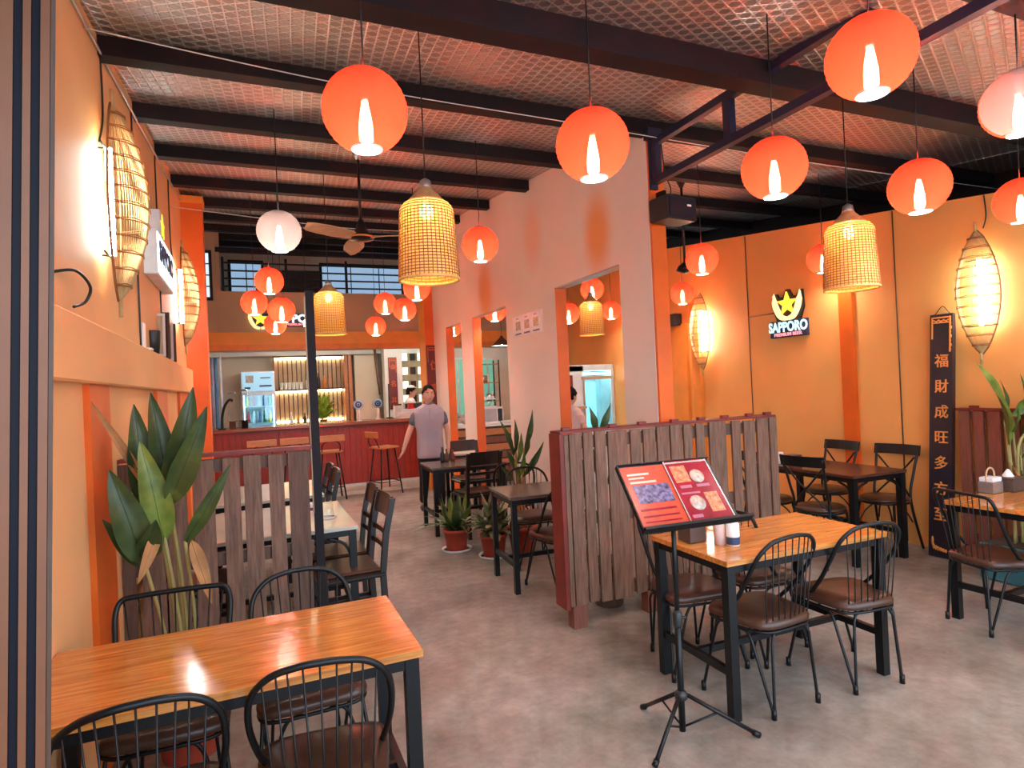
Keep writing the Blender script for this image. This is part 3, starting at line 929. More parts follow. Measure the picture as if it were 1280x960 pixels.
# ------------------------------------------------------------------ wire chairs
HOOPS = {
 'arch': [(.178, .07, .415), (.196, -.04, .53), (.206, -.125, .655), (.190, -.175, .755), (.135, -.20, .812), (.06, -.212, .832), (0, -.214, .835)],
 'flat': [(.172, .03, .415), (.188, -.07, .54), (.203, -.15, .69), (.207, -.185, .77), (.188, -.205, .818), (.13, -.210, .826), (0, -.212, .828)],
}
def make_wire_chair(style, label):
    t = thing('wire_chair', label, 'chair')
    # cushion
    def outline(k, n=28):
        out = []
        for i in range(n):
            a = 2 * PI * i / n
            c, s = math.cos(a), math.sin(a)
            e = .45
            xx = math.copysign(abs(c) ** e, c); yy = math.copysign(abs(s) ** e, s)
            wd = .198 + .022 * yy
            out.append((xx * wd * k, yy * .190 * k + .005))
        return out
    m = MB()
    lay = [(.93, .398), (1.0, .404), (1.01, .420), (.97, .438), (.80, .449), (.45, .453), (.02, .451)]
    n = 28
    vs_ = []; fs = []
    for k, z in lay:
        vs_ += [(x, y, z) for x, y in outline(k, n)]
    fs.append(tuple(range(n - 1, -1, -1)))
    for r in range(len(lay) - 1):
        for i in range(n):
            j = (i + 1) % n
            fs.append((r * n + i, r * n + j, (r + 1) * n + j, (r + 1) * n + i))
    fs.append(tuple((len(lay) - 1) * n + i for i in range(n)))
    m.add(vs_, fs, True).build('seat', M['leather'], t)
    fr = MB().tube([(x, y, .390) for x, y in outline(.97)], .0075, 6, True)
    for yy in (-.10, 0, .10):
        fr.tube([(-.19, yy, .390), (.19, yy, .390)], .004, 4)
    fr.build('seat_frame', M['black_metal'], t)
    # hairpin legs
    for sx in (-1, 1):
        for front in (0, 1):
            fx, fy = (.225, .185) if front else (.150, -.190)
            ys = 1 if front else -1
            foot = (sx * fx, fy, .008)
            a1 = [(sx * .05, ys * .168 + .005, .386), (sx * .10, ys * .172 + .005, .382), (sx * .125, ys * .175, .345), (sx * (fx - .004), fy, .03), foot]
            a2 = [(sx * .188, ys * .03, .386), (sx * .189, ys * .085, .382), (sx * .19, ys * .115, .345), (sx * (fx + .002), fy - .004 * ys, .03), foot]
            MB().tube([a1[0]] + spline(a1[:3], 4)[1:] + a1[3:], .0075, 6).tube([a2[0]] + spline(a2[:3], 4)[1:] + a2[3:], .0075, 6).tube([(foot[0], foot[1], .0), (foot[0], foot[1], .045)], .0125, 7).build('leg', M['black_metal'], t)
    # hoop
    hp = HOOPS[style]
    half = [Vector(p) for p in hp]
    full = half + [Vector((-p.x, p.y, p.z)) for p in reversed(half[:-1])]
    sp = spline(full, 5)
    MB().tube(sp, .0105, 8).build('back_hoop', M['black_metal'], t)
    top = [p for p in sp if p.z > .62]
    for i in range(9):
        u = -1 + 2 * i / 8
        xb, xt = u * .135, u * (.165 if style == 'arch' else .178)
        best = min([p for p in top if p.z > (.66 if abs(u) > .9 else .70)], key=lambda p: abs(p.x - xt))
        yb = -.172 + .02 * abs(u)
        MB().tube([(xb, yb, .388), (xb * 1.03, yb - .012, .46), (best.x, best.y + .001, best.z)], .0032, 5).build('back_rod', M['black_metal'], t)
    return t
wa = make_wire_chair('arch', 'x'); wf = make_wire_chair('flat', 'x')
WC = [
 ('a', 2.31, 2.37, R(3), 'black wire chair with arched back at the right table, nearer to the menu stand'),
 ('a', 2.86, 2.33, R(-6), 'black wire chair with arched back at the right table, tucked at its right corner'),
 ('f', 2.24, 2.83, R(172), 'black wire chair behind the right table, half hidden by the menu board'),
 ('f', 2.72, 2.86, R(-84), 'black wire chair turned sideways behind the right table by the slat screen'),
 ('a', -0.32, 2.04, R(4), 'black wire chair with arched back at the left table, close to the shop gate'),
 ('a', 0.17, 2.06, R(-6), 'black wire chair with arched back at the left table, near its right corner'),
 ('f', -0.33, 2.66, R(178), 'flat topped black wire chair behind the left table before the leafy plant'),
 ('a', 0.17, 2.66, R(183), 'arched black wire chair behind the left table before the dark pole'),
 ('f', 4.16, 2.34, R(-104), 'flat topped black wire chair at the end of the right edge table'),
 ('a', 2.32, 5.08, R(176), 'arched black wire chair behind the small dark table by the pink wall'),
 ('a', 2.21, 4.36, R(4), 'arched black wire chair between the small dark table and the brown slat screen'),
 ('a', 2.47, 5.88, R(-20), 'arched black wire chair behind the potted croton near the pink wall'),
]
KM = kids_map()
fst = {'a': True, 'f': True}
for (s, x, y, rz, lab) in WC:
    src = wa if s == 'a' else wf
    if fst[s]:
        fst[s] = False; o = src
        o.location = (x, y, 0); o.rotation_euler = (0, 0, rz); o['label'] = lab; o['group'] = 'black wire chairs with brown seats'
    else:
        dup(src, (x, y, 0), rz, lab, 'black wire chairs with brown seats', KM)

# ------------------------------------------------------------------ black wooden chairs
def make_wood_chair():
    t = thing('wooden_chair', 'x', 'chair')
    MB().box((0, .01, .445), (.42, .41, .035), None, .012).build('seat', M['black_wood'], t)
    MB().box((0, .01, .474), (.39, .37, .026), None, .012).build('seat_pad', M['leather'], t)
    for sx in (-1, 1):
        MB().bb(sx * .185 - .018, sx * .185 + .018, .165, .201, 0, .43).build('leg', M['black_wood'], t)
        # rear leg runs up as the back stile
        m = MB()
        pr = [(-.20, 0), (-.185, .45), (-.215, .70), (-.265, .915)]
        vs_ = []
        for y, z in pr:
            for dx, dy in ((-.018, -.018), (.018, -.018), (.018, .018), (-.018, .018)):
                vs_.append((sx * .185 + dx, y + dy, z))
        fs = [(3, 2, 1, 0), (12, 13, 14, 15)]
        for r in range(3):
            for i in range(4):
                j = (i + 1) % 4
                fs.append((r * 4 + i, r * 4 + j, r * 4 + 4 + j, r * 4 + 4 + i))
        m.add(vs_, fs).build('stile', M['black_wood'], t)
    def backrail(z0, z1, y0, y1, th=.018):
        m = MB()
        vs_ = []
        n = 6
        for i in range(n + 1):
            x = -.17 + .34 * i / n
            bow = -.018 * (1 - (x / .17) ** 2)
            for yy, z in ((y0, z0), (y1, z1)):
                vs_ += [(x, yy + bow - th / 2, z), (x, yy + bow + th / 2, z)]
        fs = [(0, 1, 3, 2), (4 * n, 4 * n + 2, 4 * n + 3, 4 * n + 1)]
        for i in range(n):
            a, b = 4 * i, 4 * i + 4
            fs += [(a, a + 2, b + 2, b), (a + 1, b + 1, b + 3, a + 3), (a, b, b + 1, a + 1), (a + 2, a + 3, b + 3, b + 2)]
        return m.add(vs_, fs)
    backrail(.785, .925, -.235, -.267).build('top_rail', M['black_wood'], t)
    backrail(.675, .705, -.212, -.218).build('back_slat', M['black_wood'], t)
    backrail(.585, .615, -.200, -.204).build('back_slat', M['black_wood'], t)
    s = MB()
    for sx in (-1, 1):
        s.bb(sx * .185 - .010, sx * .185 + .010, -.19, .18, .17, .20)
    s.bb(-.175, .175, .172, .192, .24, .27)
    s.build('stretcher', M['black_wood'], t)
    return t
wc = make_wood_chair()
WOODC = [
 (0.535, 4.13, R(92), 'black wooden slat back chair at the near pale table, closest to the slat screen'),
 (0.535, 4.60, R(88), 'black wooden slat back chair at the near pale table, second from the slat screen'),
 (0.42, 5.82, R(90), 'black wooden chair at the second pale table, nearer side towards the aisle'),
 (0.42, 6.28, R(90), 'black wooden chair at the second pale table, aisle side, nearest the bar'),
 (-0.36, 4.32, R(-90), 'black wooden chair on the wall side of the near pale table behind the screen'),
 (-0.36, 5.72, R(-90), 'black wooden chair on the wall side of the second pale table'),
 (2.24, 6.40, R(4), 'black wooden slat back chair before the dark table with the sauce bottles'),
 (2.53, 7.44, R(180), 'black wooden chair behind the sauce bottle table close to the pink wall'),
]
KM = kids_map()
for i, (x, y, rz, lab) in enumerate(WOODC):
    if i == 0:
        o = wc; o.location = (x, y, 0); o.rotation_euler = (0, 0, rz); o['label'] = lab; o['group'] = 'black wooden slat back chairs'
    else:
        dup(wc, (x, y, 0), rz, lab, 'black wooden slat back chairs', KM)

# ------------------------------------------------------------------ bistro cross back chairs
def make_bistro():
    t = thing('bistro_chair', 'x', 'chair')
    MB().lathe([(.001, .44), (.185, .44), (.20, .450), (.20, .462), (.185, .472), (.001, .474)], 24).build('seat', M['leather'], t)
    MB().tube([(.195 * math.cos(2 * PI * q / 24), .195 * math.sin(2 * PI * q / 24), .432) for q in range(24)], .010, 6, True).build('seat_frame', M['black_metal'], t)
    for sx in (-1, 1):
        MB().tube([(sx * .150, .125, .432), (sx * .19, .20, .0)], .0115, 7).build('leg', M['black_metal'], t)
        MB().tube(spline([(sx * .185, -.235, 0), (sx * .160, -.12, .432), (sx * .165, -.165, .66), (sx * .185, -.235, .895)], 5), .0115, 7).build('rear_post', M['black_metal'], t)
    m = MB(); n = 8; vs_ = []
    for i in range(n + 1):
        x = -.20 + .40 * i / n
        bow = -.035 * (1 - (x / .2) ** 2)
        for yy, z in ((-.215, .825), (-.235, .915)):
            vs_ += [(x, yy + bow - .006, z), (x, yy + bow + .006, z)]
    fs = [(0, 1, 3, 2), (4 * n, 4 * n + 2, 4 * n + 3, 4 * n + 1)]
    for i in range(n):
        a, b = 4 * i, 4 * i + 4
        fs += [(a, a + 2, b + 2, b), (a + 1, b + 1, b + 3, a + 3), (a, b, b + 1, a + 1), (a + 2, a + 3, b + 3, b + 2)]
    m.add(vs_, fs).build('top_rail', M['black_metal'], t)
    for sx in (-1, 1):
        MB().tube(spline([(sx * .16, -.205, .81), (sx * .05, -.20, .68), (-sx * .07, -.17, .56), (-sx * .150, -.125, .46)], 5), .008, 6).build('cross_bar', M['black_metal'], t)
    for a in (45, 135, 225, 315):
        br = MB()
        ca, sa = math.cos(R(a)), math.sin(R(a))
        br.tube(spline([(.21 * ca, .21 * sa * 1.05, .24), (.16 * ca, .16 * sa, .34), (.08 * ca, .08 * sa, .415)], 4), .007, 5)
        br.build('brace', M['black_metal'], t)
    return t
bc = make_bistro()
BC = [
 (4.42, 3.80, R(-82), 'black cross back chair at the aisle side of the cherry table, front one'),
 (4.40, 4.34, R(-92), 'black cross back chair at the aisle side of the cherry table, farther one'),
 (5.17, 3.76, R(96), 'black cross back chair between the cherry table and the wall cable'),
 (5.17, 4.36, R(88), 'black cross back chair against the orange pilaster behind the cherry table'),
]
KM = kids_map()
for i, (x, y, rz, lab) in enumerate(BC):
    if i == 0:
        o = bc; o.location = (x, y, 0); o.rotation_euler = (0, 0, rz); o['label'] = lab; o['group'] = 'black cross back chairs'
    else:
        dup(bc, (x, y, 0), rz, lab, 'black cross back chairs', KM)

# ------------------------------------------------------------------ slat screens
def slat(x0, x1, z0, z1, y, mat, parent, th=.018, rz=0.0):
    m = MB().bb(x0, x1, y - th / 2, y + th / 2, z0, z1, .002)
    return m.build('slat', M[mat], parent)
sc1 = thing('slat_screen', 'weathered brown pallet slat screen with a red end board behind the menu stand', 'screen', (0, 0, 0))
EDG = [(1.855, 1.885), (1.895, 1.985), (2.00, 2.07), (2.09, 2.17), (2.19, 2.34), (2.37, 2.45), (2.475, 2.57), (2.59, 2.69), (2.705, 2.80), (2.82, 2.89), (2.93, 3.00), (3.05, 3.20), (3.26, 3.34), (3.375, 3.48), (3.505, 3.61), (3.63, 3.70)]
for i, (a, b) in enumerate(EDG):
    slat(a, b, .145 + random.uniform(-.01, .01), 1.272 + random.uniform(-.008, .008), 3.55, 'pallet', sc1)
for z in (.20, .70, 1.21):
    MB().bb(1.86, 3.70, 3.562, 3.60, z - .04, z + .04).build('rail', M['pallet_dark'], sc1)
MB().bb(1.835, 3.71, 3.555, 3.70, 1.275, 1.292).build('cap_rail', M['red_paint'], sc1)
MB().bb(1.825, 1.853, 3.545, 3.70, .13, 1.274).build('end_board', M['red_paint'], sc1)
for x in (1.90, 2.26, 2.50, 2.78, 3.02, 3.24, 3.48, 3.66):
    MB().bb(x - .03, x + .03, 3.58, 3.61, 1.293, 1.315).build('cleat', M['red_paint'], sc1)
for x in (1.92, 2.50, 3.10, 3.62):
    MB().bb(x - .05, x + .05, 3.54, 3.62, 0, .15).build('foot', M['pallet_red'], sc1)
sc2 = thing('slat_screen', 'weathered brown pallet slat screen at the left behind the big leafy plant', 'screen', (0, 0, 0))
for i, (a, b) in enumerate([(-.655, -.60), (-.565, -.46), (-.45, -.345), (-.315, -.21), (-.165, -.08), (-.06, .03), (.07, .15), (.175, .285)]):
    slat(a, b, .12 + random.uniform(-.01, .01), 1.285 + random.uniform(-.01, .01), 3.75, 'pallet_dark' if i in (0, 7) else 'pallet', sc2)
for z in (.22, .72, 1.24):
    MB().bb(-.65, .30, 3.762, 3.80, z - .035, z + .035).build('rail', M['pallet_dark'], sc2)
MB().bb(-.655, .31, 3.74, 3.82, 1.292, 1.312).build('cap_rail', M['red_paint'], sc2)
for x in (-.55, .2):
    MB().bb(x - .05, x + .05, 3.73, 3.81, 0, .13).build('foot', M['pallet_red'], sc2)
pole = tag(MB().bb(.318, .366, 3.85, 3.90, 0, 2.235).build('steel_post', M['purlin']), 'tall dark square steel post at the right end of the left slat screen', 'post')
# a lighter strip on the post's side
ps = MB().bb(.312, .3175, 3.853, 3.897, .9, 2.2).build('side_strip', M['shelf_wood'], pole)
sc3 = thing('slat_screen', 'reddish brown slat screen against the orange wall behind the right edge table', 'screen', (5.40, 0, 0))
y = 3.235
for i in range(9):
    w = [.082, .075, .09, .10, .16, .09, .085, .10, .09][i]
    MB().bb(-.012, .012, y - w, y, .10, 1.235, .002).build('slat', M['pallet_red'], sc3)
    y -= w + .030
for z in (.2, .7, 1.2):
    MB().bb(.0125, .03, 2.30, 3.24, z - .03, z + .03).build('rail', M['pallet_red'], sc3)
MB().bb(-.02, .05, 2.30, 3.25, 1.237, 1.255).build('cap_rail', M['red_paint'], sc3)
for yy in (3.12, 2.75, 2.4):
    MB().bb(-.012, .02, yy - .03, yy + .03, 1.256, 1.275).build('cleat', M['red_paint'], sc3)
for yy in (3.15, 2.45):
    MB().bb(-.02, .05, yy - .05, yy + .05, 0, .10).build('foot', M['pallet_red'], sc3)

# ------------------------------------------------------------------ menu stand
ms_ = thing('menu_stand', 'black tripod menu stand with the tilted holder in front of the right table', 'stand', (1.70, 2.24, 0))
MB().tube([(0, 0, .04), (0, 0, .55)], .015, 10).tube([(0, 0, .50), (0, 0, 1.08)], .011, 10).build('pole', M['black_metal'], ms_)
MB().lathe([(.012, .178), (.027, .182), (.029, .203), (.022, .215), (.014, .22)], 12, (0, 0, 0), True, True, True).build('hub', M['black_plastic'], ms_)
MB().lathe([(.018, .50), (.021, .51), (.021, .56), (.014, .575)], 10, (0, 0, 0), True, True, True).tube([(.02, 0, .535), (.045, 0, .535)], .007, 6).build('clamp', M['black_plastic'], ms_)
tips = [(1.47 - 1.70, 2.13 - 2.24), (2.00 - 1.70, 2.10 - 2.24), (1.73 - 1.70 - .04, 2.53 - 2.24)]
for tx, ty in tips:
    MB().tube([(tx * .09, ty * .09, .195), (tx, ty, .012)], .0095, 8).tube([(tx * .93, ty * .93, .024), (tx * 1.02, ty * 1.02, .010)], .0135, 8).build('leg', M['black_metal'], ms_)
    MB().tube([(0, 0, .055), (tx * .48, ty * .48, .115)], .005, 6).sphere((tx * .48, ty * .48, .115), .008, 8, 6).build('brace', M['black_metal'], ms_)
# holder: local frame of the tilted board
Mb = Matrix.Translation((1.662 - 1.70, 2.147 - 2.24, 1.117)) @ Matrix.Rotation(R(-4.8), 4, 'Z') @ Matrix.Rotation(R(-41.7), 4, 'X')
def on_board(mb, name, mat, parent):
    o = mb.build(name, mat, parent)
    o.data.transform(Mb)
    return o
W2, H2 = .232, .156
hold = on_board(MB().bb(-W2, W2, .004, .014, -H2, H2), 'holder_board', M['black_plastic'], ms_)
on_board(MB().bb(-W2 - .006, W2 + .05, -.03, .014, -H2 - .012, -H2), 'ledge', M['black_metal'], ms_)
on_board(MB().bb(-W2 - .004, -W2, -.008, .014, -H2, H2).bb(-W2, W2, -.008, .014, H2, H2 + .004), 'rim', M['black_metal'], ms_)
on_board(MB().box((.0, .03, -.06), (.10, .03, .09)), 'bracket', M['black_plastic'], ms_)
mred = pm('menu_red_print', (0.48, 0.055, 0.022), 0.25, var=0.15, scale=20)
mcrim = pm('menu_crimson_print', (0.27, 0.010, 0.022), 0.2, var=0.25, scale=16)
mphoto = pm('menu_photo_print', (0.13, 0.11, 0.20), 0.2, var=0.85, scale=60)
mfood = pm('menu_food_print', (0.62, 0.20, 0.10), 0.2, var=0.6, scale=70)
mdish = pm('menu_dish_print', (0.55, 0.42, 0.34), 0.2, var=0.4, scale=60)
mtext = pm('menu_text_print', (0.80, 0.45, 0.36), 0.3)
mplum = pm('menu_plum_print', (0.36, 0.12, 0.18), 0.3)
menu = thing('menu', 'opened red food menu with dish photos lying on the tripod stand', 'menu', (1.70, 2.24, 0))
on_board(MB().bb(-W2 + .004, -.012, -.004, .003, -H2 + .004, H2 - .012), 'left_page', mred, menu)
on_board(MB().bb(-.006, W2 - .03, -.007, .003, -H2 + .002, H2 - .004), 'right_page', mcrim, menu)
on_board(MB().bb(-.0115, -.0065, -.010, .003, -H2, H2 - .004).bb(-.012, W2 - .026, -.0095, .003, H2 - .018, H2 - .010).bb(W2 - .0295, W2 - .024, -.0095, .003, -H2, H2 - .006), 'clear_sleeve_edge', M['steel'], menu)
for (x0, x1, z0, z1, mm, nm) in ((-.205, -.10, .098, .108, mtext, 'text_line'), (-.205, -.13, .080, .088, mtext, 'text_line'), (-.205, -.08, .058, .068, mtext, 'text_line'),
                                 (-.200, -.03, -.040, .048, mphoto, 'printed_photo'), (-.21, -.04, -.075, -.066, mcrim, 'text_line'), (-.21, -.04, -.105, -.098, mcrim, 'text_line'), (-.21, -.04, -.130, -.124, mcrim, 'text_line')):
    on_board(MB().bb(x0, x1, -.0052, -.0041, z0, z1), nm, mm, menu)
for (x0, x1, z0, z1, mm, nm) in ((.01, .085, .04, .125, mfood, 'printed_photo'), (.02, .075, .010, .024, mplum, 'text_line'), (.10, .165, .010, .024, mplum, 'text_line'), (.115, .18, -.115, -.02, mfood, 'printed_photo'),
                                 (.01, .06, -.135, -.120, mplum, 'text_line'), (.01, .10, -.02, -.012, mplum, 'text_line')):
    on_board(MB().bb(x0, x1, -.0084, -.0071, z0, z1), nm, mm, menu)
for cx, cz, r in ((.125, .065, .034), (.065, -.065, .036)):
    on_board(MB().lathe([(.001, 0), (r, 0), (r, .0015), (.001, .0015)], 18), 'printed_dish', mdish, menu).data.transform(Matrix.Identity(4))
for o in [o for o in COL.objects if o.name.startswith('printed_dish')]:
    pass
# stand the printed dishes on the page plane
dishes = [o for o in COL.objects if o.name.startswith('printed_dish')]
for o, (cx, cz) in zip(dishes, ((.125, .065), (.065, -.065))):
    o.data.transform(Mb @ Matrix.Translation((cx, -.0072, cz)) @ Matrix.Rotation(PI / 2, 4, 'X') @ Mb.inverted())

# ------------------------------------------------------------------ lettered boards
def couplet(label, chars, W, H, T, loc, rz, tilt, board, ink, rim=True, cs=None, z_first=.80, foot=True):
    t = thing('couplet_board', label, 'sign', loc, rz)
    t.rotation_euler = (tilt, 0, rz)
    MB().bb(-W / 2, W / 2, 0, T, 0, H, .004).build('board', board, t)
    fr = MB()
    b = W * .07
    if rim:
        zt, zb = H - W * .14, H - W * .95
        for (x0, x1, z0, z1) in ((-W / 2 + b, W / 2 - b, zt - .012, zt), (-W / 2 + b, -W / 2 + b + .012, zb - .25 * W, zt), (W / 2 - b - .012, W / 2 - b, zb - .9 * W, zt), (-W / 2 + 2 * b, W / 2 - 2 * b, zt - .055, zt - .045)):
            fr.bb(x0, x1, -.0045, .001, z0, z1)
        for k in range(7):
            fr.sphere((-W / 3 + W * .11 * k, -.001, zt - .03 - .008 * (k % 2)), (.012, .004, .008), 8, 6)
            fr.sphere((W / 2 - b - .006 + .006 * (k % 2), -.001, zt - .06 - .042 * k * W / .2), (.009, .004, .016), 8, 6)
        fr.build('gilt_border', ink, t)
    n = len(chars)
    cs = cs or W * .60
    z0, z1 = H * z_first, H * .17
    for i, ch in enumerate(chars):
        z = z0 + (z1 - z0) * i / max(1, n - 1)
        text_obj('character', ch, cs * 1.12, ink, t, (W * .04, -.003, z), .003, 'CENTER', .94, .0015 * cs / .12)
    if foot:
        ft_ = MB()
        for k, (px_, pz_, hh) in enumerate(((-.32, .075, .05), (-.26, .05, .03), (-.16, .045, .026), (-.06, .042, .024), (.05, .040, .022), (.16, .038, .022), (.27, .036, .02))):
            ft_.sphere((px_ * W, -.001, H * pz_ * .72 + hh * .3), (.011, .0045, hh * .8), 7, 6)
        ft_.build('gilt_foot_ornament', ink, t)
    return t
cb = couplet('tall black lacquer board with gold Chinese characters leaning on the orange wall', '福財成旺多方至', .178, 2.06, .05, (5.26, 3.36, 0.005), R(-86), R(-5.5), M['board_black'], M['gold'])
MB().tube([(-.06, .02, 2.06), (-.015, .02, 2.12), (.0, .02, 2.13), (.015, .02, 2.12), (.06, .02, 2.06)], .004, 5).build('hanging_cord', M['dark_wood'], cb)
couplet('dark red lacquer board with gold characters on the far orange pillar behind the waiter', '仁高盈', .23, 1.30, .02, (2.725, 9.586, 1.03), 0, 0, M['board_red'], M['gold_red'], True, .15, .74, False)
couplet('dark red lacquer board with gold characters on the white post behind the bar', '金名其', .17, 1.06, .02, (2.66, 12.42, 1.25), 0, 0, M['board_red'], M['gold_red'], True, .12, .80, False)

# ------------------------------------------------------------------ beer signs: star with wheat over a word plate
def star_poly(r, cx, cz, k=.42):
    return [(cx + (r if i % 2 == 0 else r * k) * math.sin(PI * i / 5), cz + (r if i % 2 == 0 else r * k) * math.cos(PI * i / 5)) for i in range(10)]
lit_yellow = emis('lit_yellow_acrylic', (1.0, 0.66, 0.05), .62)
lit_cream = emis('lit_cream_acrylic', (1.0, 0.74, 0.36), .5)
lit_ice = emis('lit_ice_letters', (0.50, 0.92, 1.0), .5)
lit_red = emis('lit_pink_letters', (1.0, 0.35, 0.40), .5)
lit_white = emis('lit_white_face', (0.86, 0.96, 1.0), .9)
plate_blue = pm('navy_sign_plate', (0.02, 0.035, 0.09), 0.4)
def star_sign(label, s, loc, rz, wide=False):
    t = thing('lit_beer_sign', label, 'sign', loc, rz)
    if not wide:
        MB().bb(-.245 * s, .245 * s, -.045, -.001, -.13 * s, .055 * s, .004).build('word_plate', plate_blue, t)
        MB().prism_xz([(x_ * s, z_ * s) for x_, z_ in ((-.15, .04), (.15, .04), (.205, .18), (.195, .37), (.15, .36), (.12, .31), (.06, .32), (.02, .395), (-.02, .395), (-.06, .32), (-.12, .31), (-.15, .36), (-.195, .37), (-.205, .18))], -.030, -.001).build('back_plate', M['black_plastic'], t)
        text_obj('word', 'SAPPORO', .150 * s, lit_ice, t, (0, -.047, -.020 * s), .003, 'CENTER', .80, .005 * s)
        text_obj('word', 'PREMIUM BEER', .050 * s, lit_red, t, (0, -.047, -.100 * s), .003, 'CENTER', 1.15, .001 * s)
        cx, cz, r = 0, .235 * s, .135 * s
    else:
        MB().bb(-.36 * s, .80 * s, -.045, -.001, -.11 * s, .11 * s, .004).build('word_plate', plate_blue, t)
        text_obj('word', 'SAPPORO', .19 * s, lit_white, t, (.36 * s, -.047, .02 * s), .003, 'CENTER', 1.0, .006 * s)
        text_obj('word', 'PREMIUM BEER', .055 * s, lit_red, t, (.36 * s, -.047, -.075 * s), .003, 'CENTER', 1.1, .001 * s)
        cx, cz, r = -.24 * s, .02 * s, .13 * s
    MB().prism_xz(star_poly(r, cx, cz), -.052, -.030).build('star', lit_yellow, t)
    for sx in (-1, 1):
        m = MB()
        path = spline([(cx + sx * r * .05, -.040, cz - r * 1.20), (cx + sx * r * .62, -.040, cz - r * 1.02), (cx + sx * r * 1.05, -.040, cz - r * .35), (cx + sx * r * 1.25, -.040, cz + r * .30), (cx + sx * r * 1.30, -.040, cz + r * 1.0)], 4)
        nn = len(path)
        m.tube(path, [r * (.17 + .10 * math.sin(PI * i / (nn - 1))) * (1 if i < nn - 4 else .7 - .18 * (i - nn + 4)) for i in range(nn)], 6)
        for k in range(4):
            p = path[4 + 3 * k]
            m.tube([p, (p[0] + sx * r * .16, p[1] - .004, p[2] + r * .34)], [r * .13, r * .02], 5)
        m.build('wheat_ear', lit_cream, t)
    return t
star_sign('lit star and wheat beer sign on the orange wall beside the woven pendant', 1.0, (XR - .002, 5.0, 2.14), R(-90))
star_sign('lit beer sign with yellow star on the mezzanine wall behind the lantern cluster', 1.0, (0.42, YM + .028, 2.90), 0, True)
# edge-on light box on the left wall
lb = thing('light_box_sign', 'white edge lit light box sign projecting from the left wall above the ledge', 'sign', (XL + .001, 5.45, 2.70), R(90))
MB().bb(-.52, .42, -.085, 0, -.19, .14, .006).build('housing', M['white_plastic'], lb)
MB().bb(-.20, .05, -.075, 0, .14, .36, .006).build('star_housing', M['white_plastic'], lb)
MB().bb(-.50, .40, -.092, -.0851, -.17, .12, .002).build('lit_face', lit_white, lb)
text_obj('word', 'SAPPORO', .20, plate_blue, lb, (-.05, -.094, -.01), .003, 'CENTER', .92, .006)
MB().prism_xz(star_poly(.10, -.075, .25), -.082, -.0751).build('star', lit_yellow, lb)

# poster of three photos on the pink wall
po = thing('poster', 'small white poster with three food photos on the pink wall between the openings', 'poster', (XP - .0005, 5.97, 2.265), R(-90))
MB().bb(-.38, .38, -.006, 0, -.115, .115).build('sheet', pm('white_poster_print', (0.72, 0.70, 0.80), 0.35), po)
for i in (-1, 0, 1):
    MB().bb(i * .23 - .062, i * .23 + .062, -.0075, -.0061, -.045, .05).build('printed_photo', pm('poster_photo_print', (0.30, 0.19, 0.14), 0.3, var=.8, scale=40), po)
    MB().bb(i * .23 - .08, i * .23 + .08, -.0075, -.0061, -.095, -.078).build('text_line', plate_blue, po)
    MB().bb(i * .23 - .05, i * .23 + .02, -.0075, -.0061, .075, .09).build('text_line', lit_red if False else mplum, po)

# speakers
sp1 = thing('speaker', 'black speaker box with a small white badge mounted at the orange post end', 'speaker', (2.80, 3.60, 2.82), R(8))
MB().bb(-.085, .20, -.10, .08, -.085, .085, .008).build('cabinet', M['black_plastic'], sp1)
MB().bb(-.07, .185, -.108, -.1005, -.07, .07, .003).build('grille', M['board_black'], sp1)
MB().bb(.10, .14, -.1105, -.1085, .012, .026).build('badge', M['white_plastic'], sp1)
MB().bb(.00, .06, .081, .10, .02, .06).bb(.02, .04, .03, .12, .086, .16).build('bracket', M['black_metal'], sp1)
sp2 = thing('speaker', 'small black speaker on the right wall beside the distant fish trap lamp', 'speaker', (XR - .001, 6.92, 2.42), R(-90))
MB().bb(-.12, .12, -.16, -.03, -.08, .08, .008).build('cabinet', M['black_plastic'], sp2)
MB().bb(-.04, .04, -.03, 0, -.03, .03).build('bracket', M['black_metal'], sp2)

# frames, box and bracket on the left ledge
LZ = 1.957
for i, (y, h, w, tl, mt, lab) in enumerate((
        (5.42, .36, .26, 16, 'cable_white', 'pale framed picture leaning on the ledge, front one of four'),
        (5.72, .40, .28, 12, 'dark_wood', 'dark framed picture leaning on the ledge, second of four'),
        (5.95, .34, .26, 14, 'cable_white', 'slim pale framed picture leaning on the ledge, third of four'),
        (6.15, .36, .26, 16, 'dark_wood', 'dark framed picture leaning on the ledge, last of four next to the far lamp'))):
    t = thing('picture_frame', lab, 'picture', (-0.632, y, LZ), 0, 'framed pictures on the left ledge')
    t.rotation_euler = (R(-tl), 0, R(4))
    MB().bb(-.022, .03, 0, .018, 0, h).build('picture', M['shelf_wood' if mt == 'cable_white' else 'cherry_top'], t)
    MB().bb(-.024, .032, -.008, .0, 0, .02).bb(-.024, .032, -.008, .0, h - .02, h).bb(.014, .032, -.0081, .0, .02, h - .02).build('frame', M[mt], t)
tag(MB().lathe([(.04, 0), (.05, .10), (.055, .16), (.05, .17)], 14, (-.645, 5.10, LZ), True, True, True).build('planter_pot', M['black_plastic']), 'small dark pot standing on the left ledge before the leaning pictures', 'pot')
br_ = thing('wall_bracket', 'white angled bracket standing on the left ledge under a cable', 'bracket', (-0.655, 4.72, LZ))
MB().bb(0, .012, -.05, .05, 0, .18).build('upright', M['white_plastic'], br_)
MB().bb(.012, .055, -.05, .05, 0, .012).build('foot', M['white_plastic'], br_)

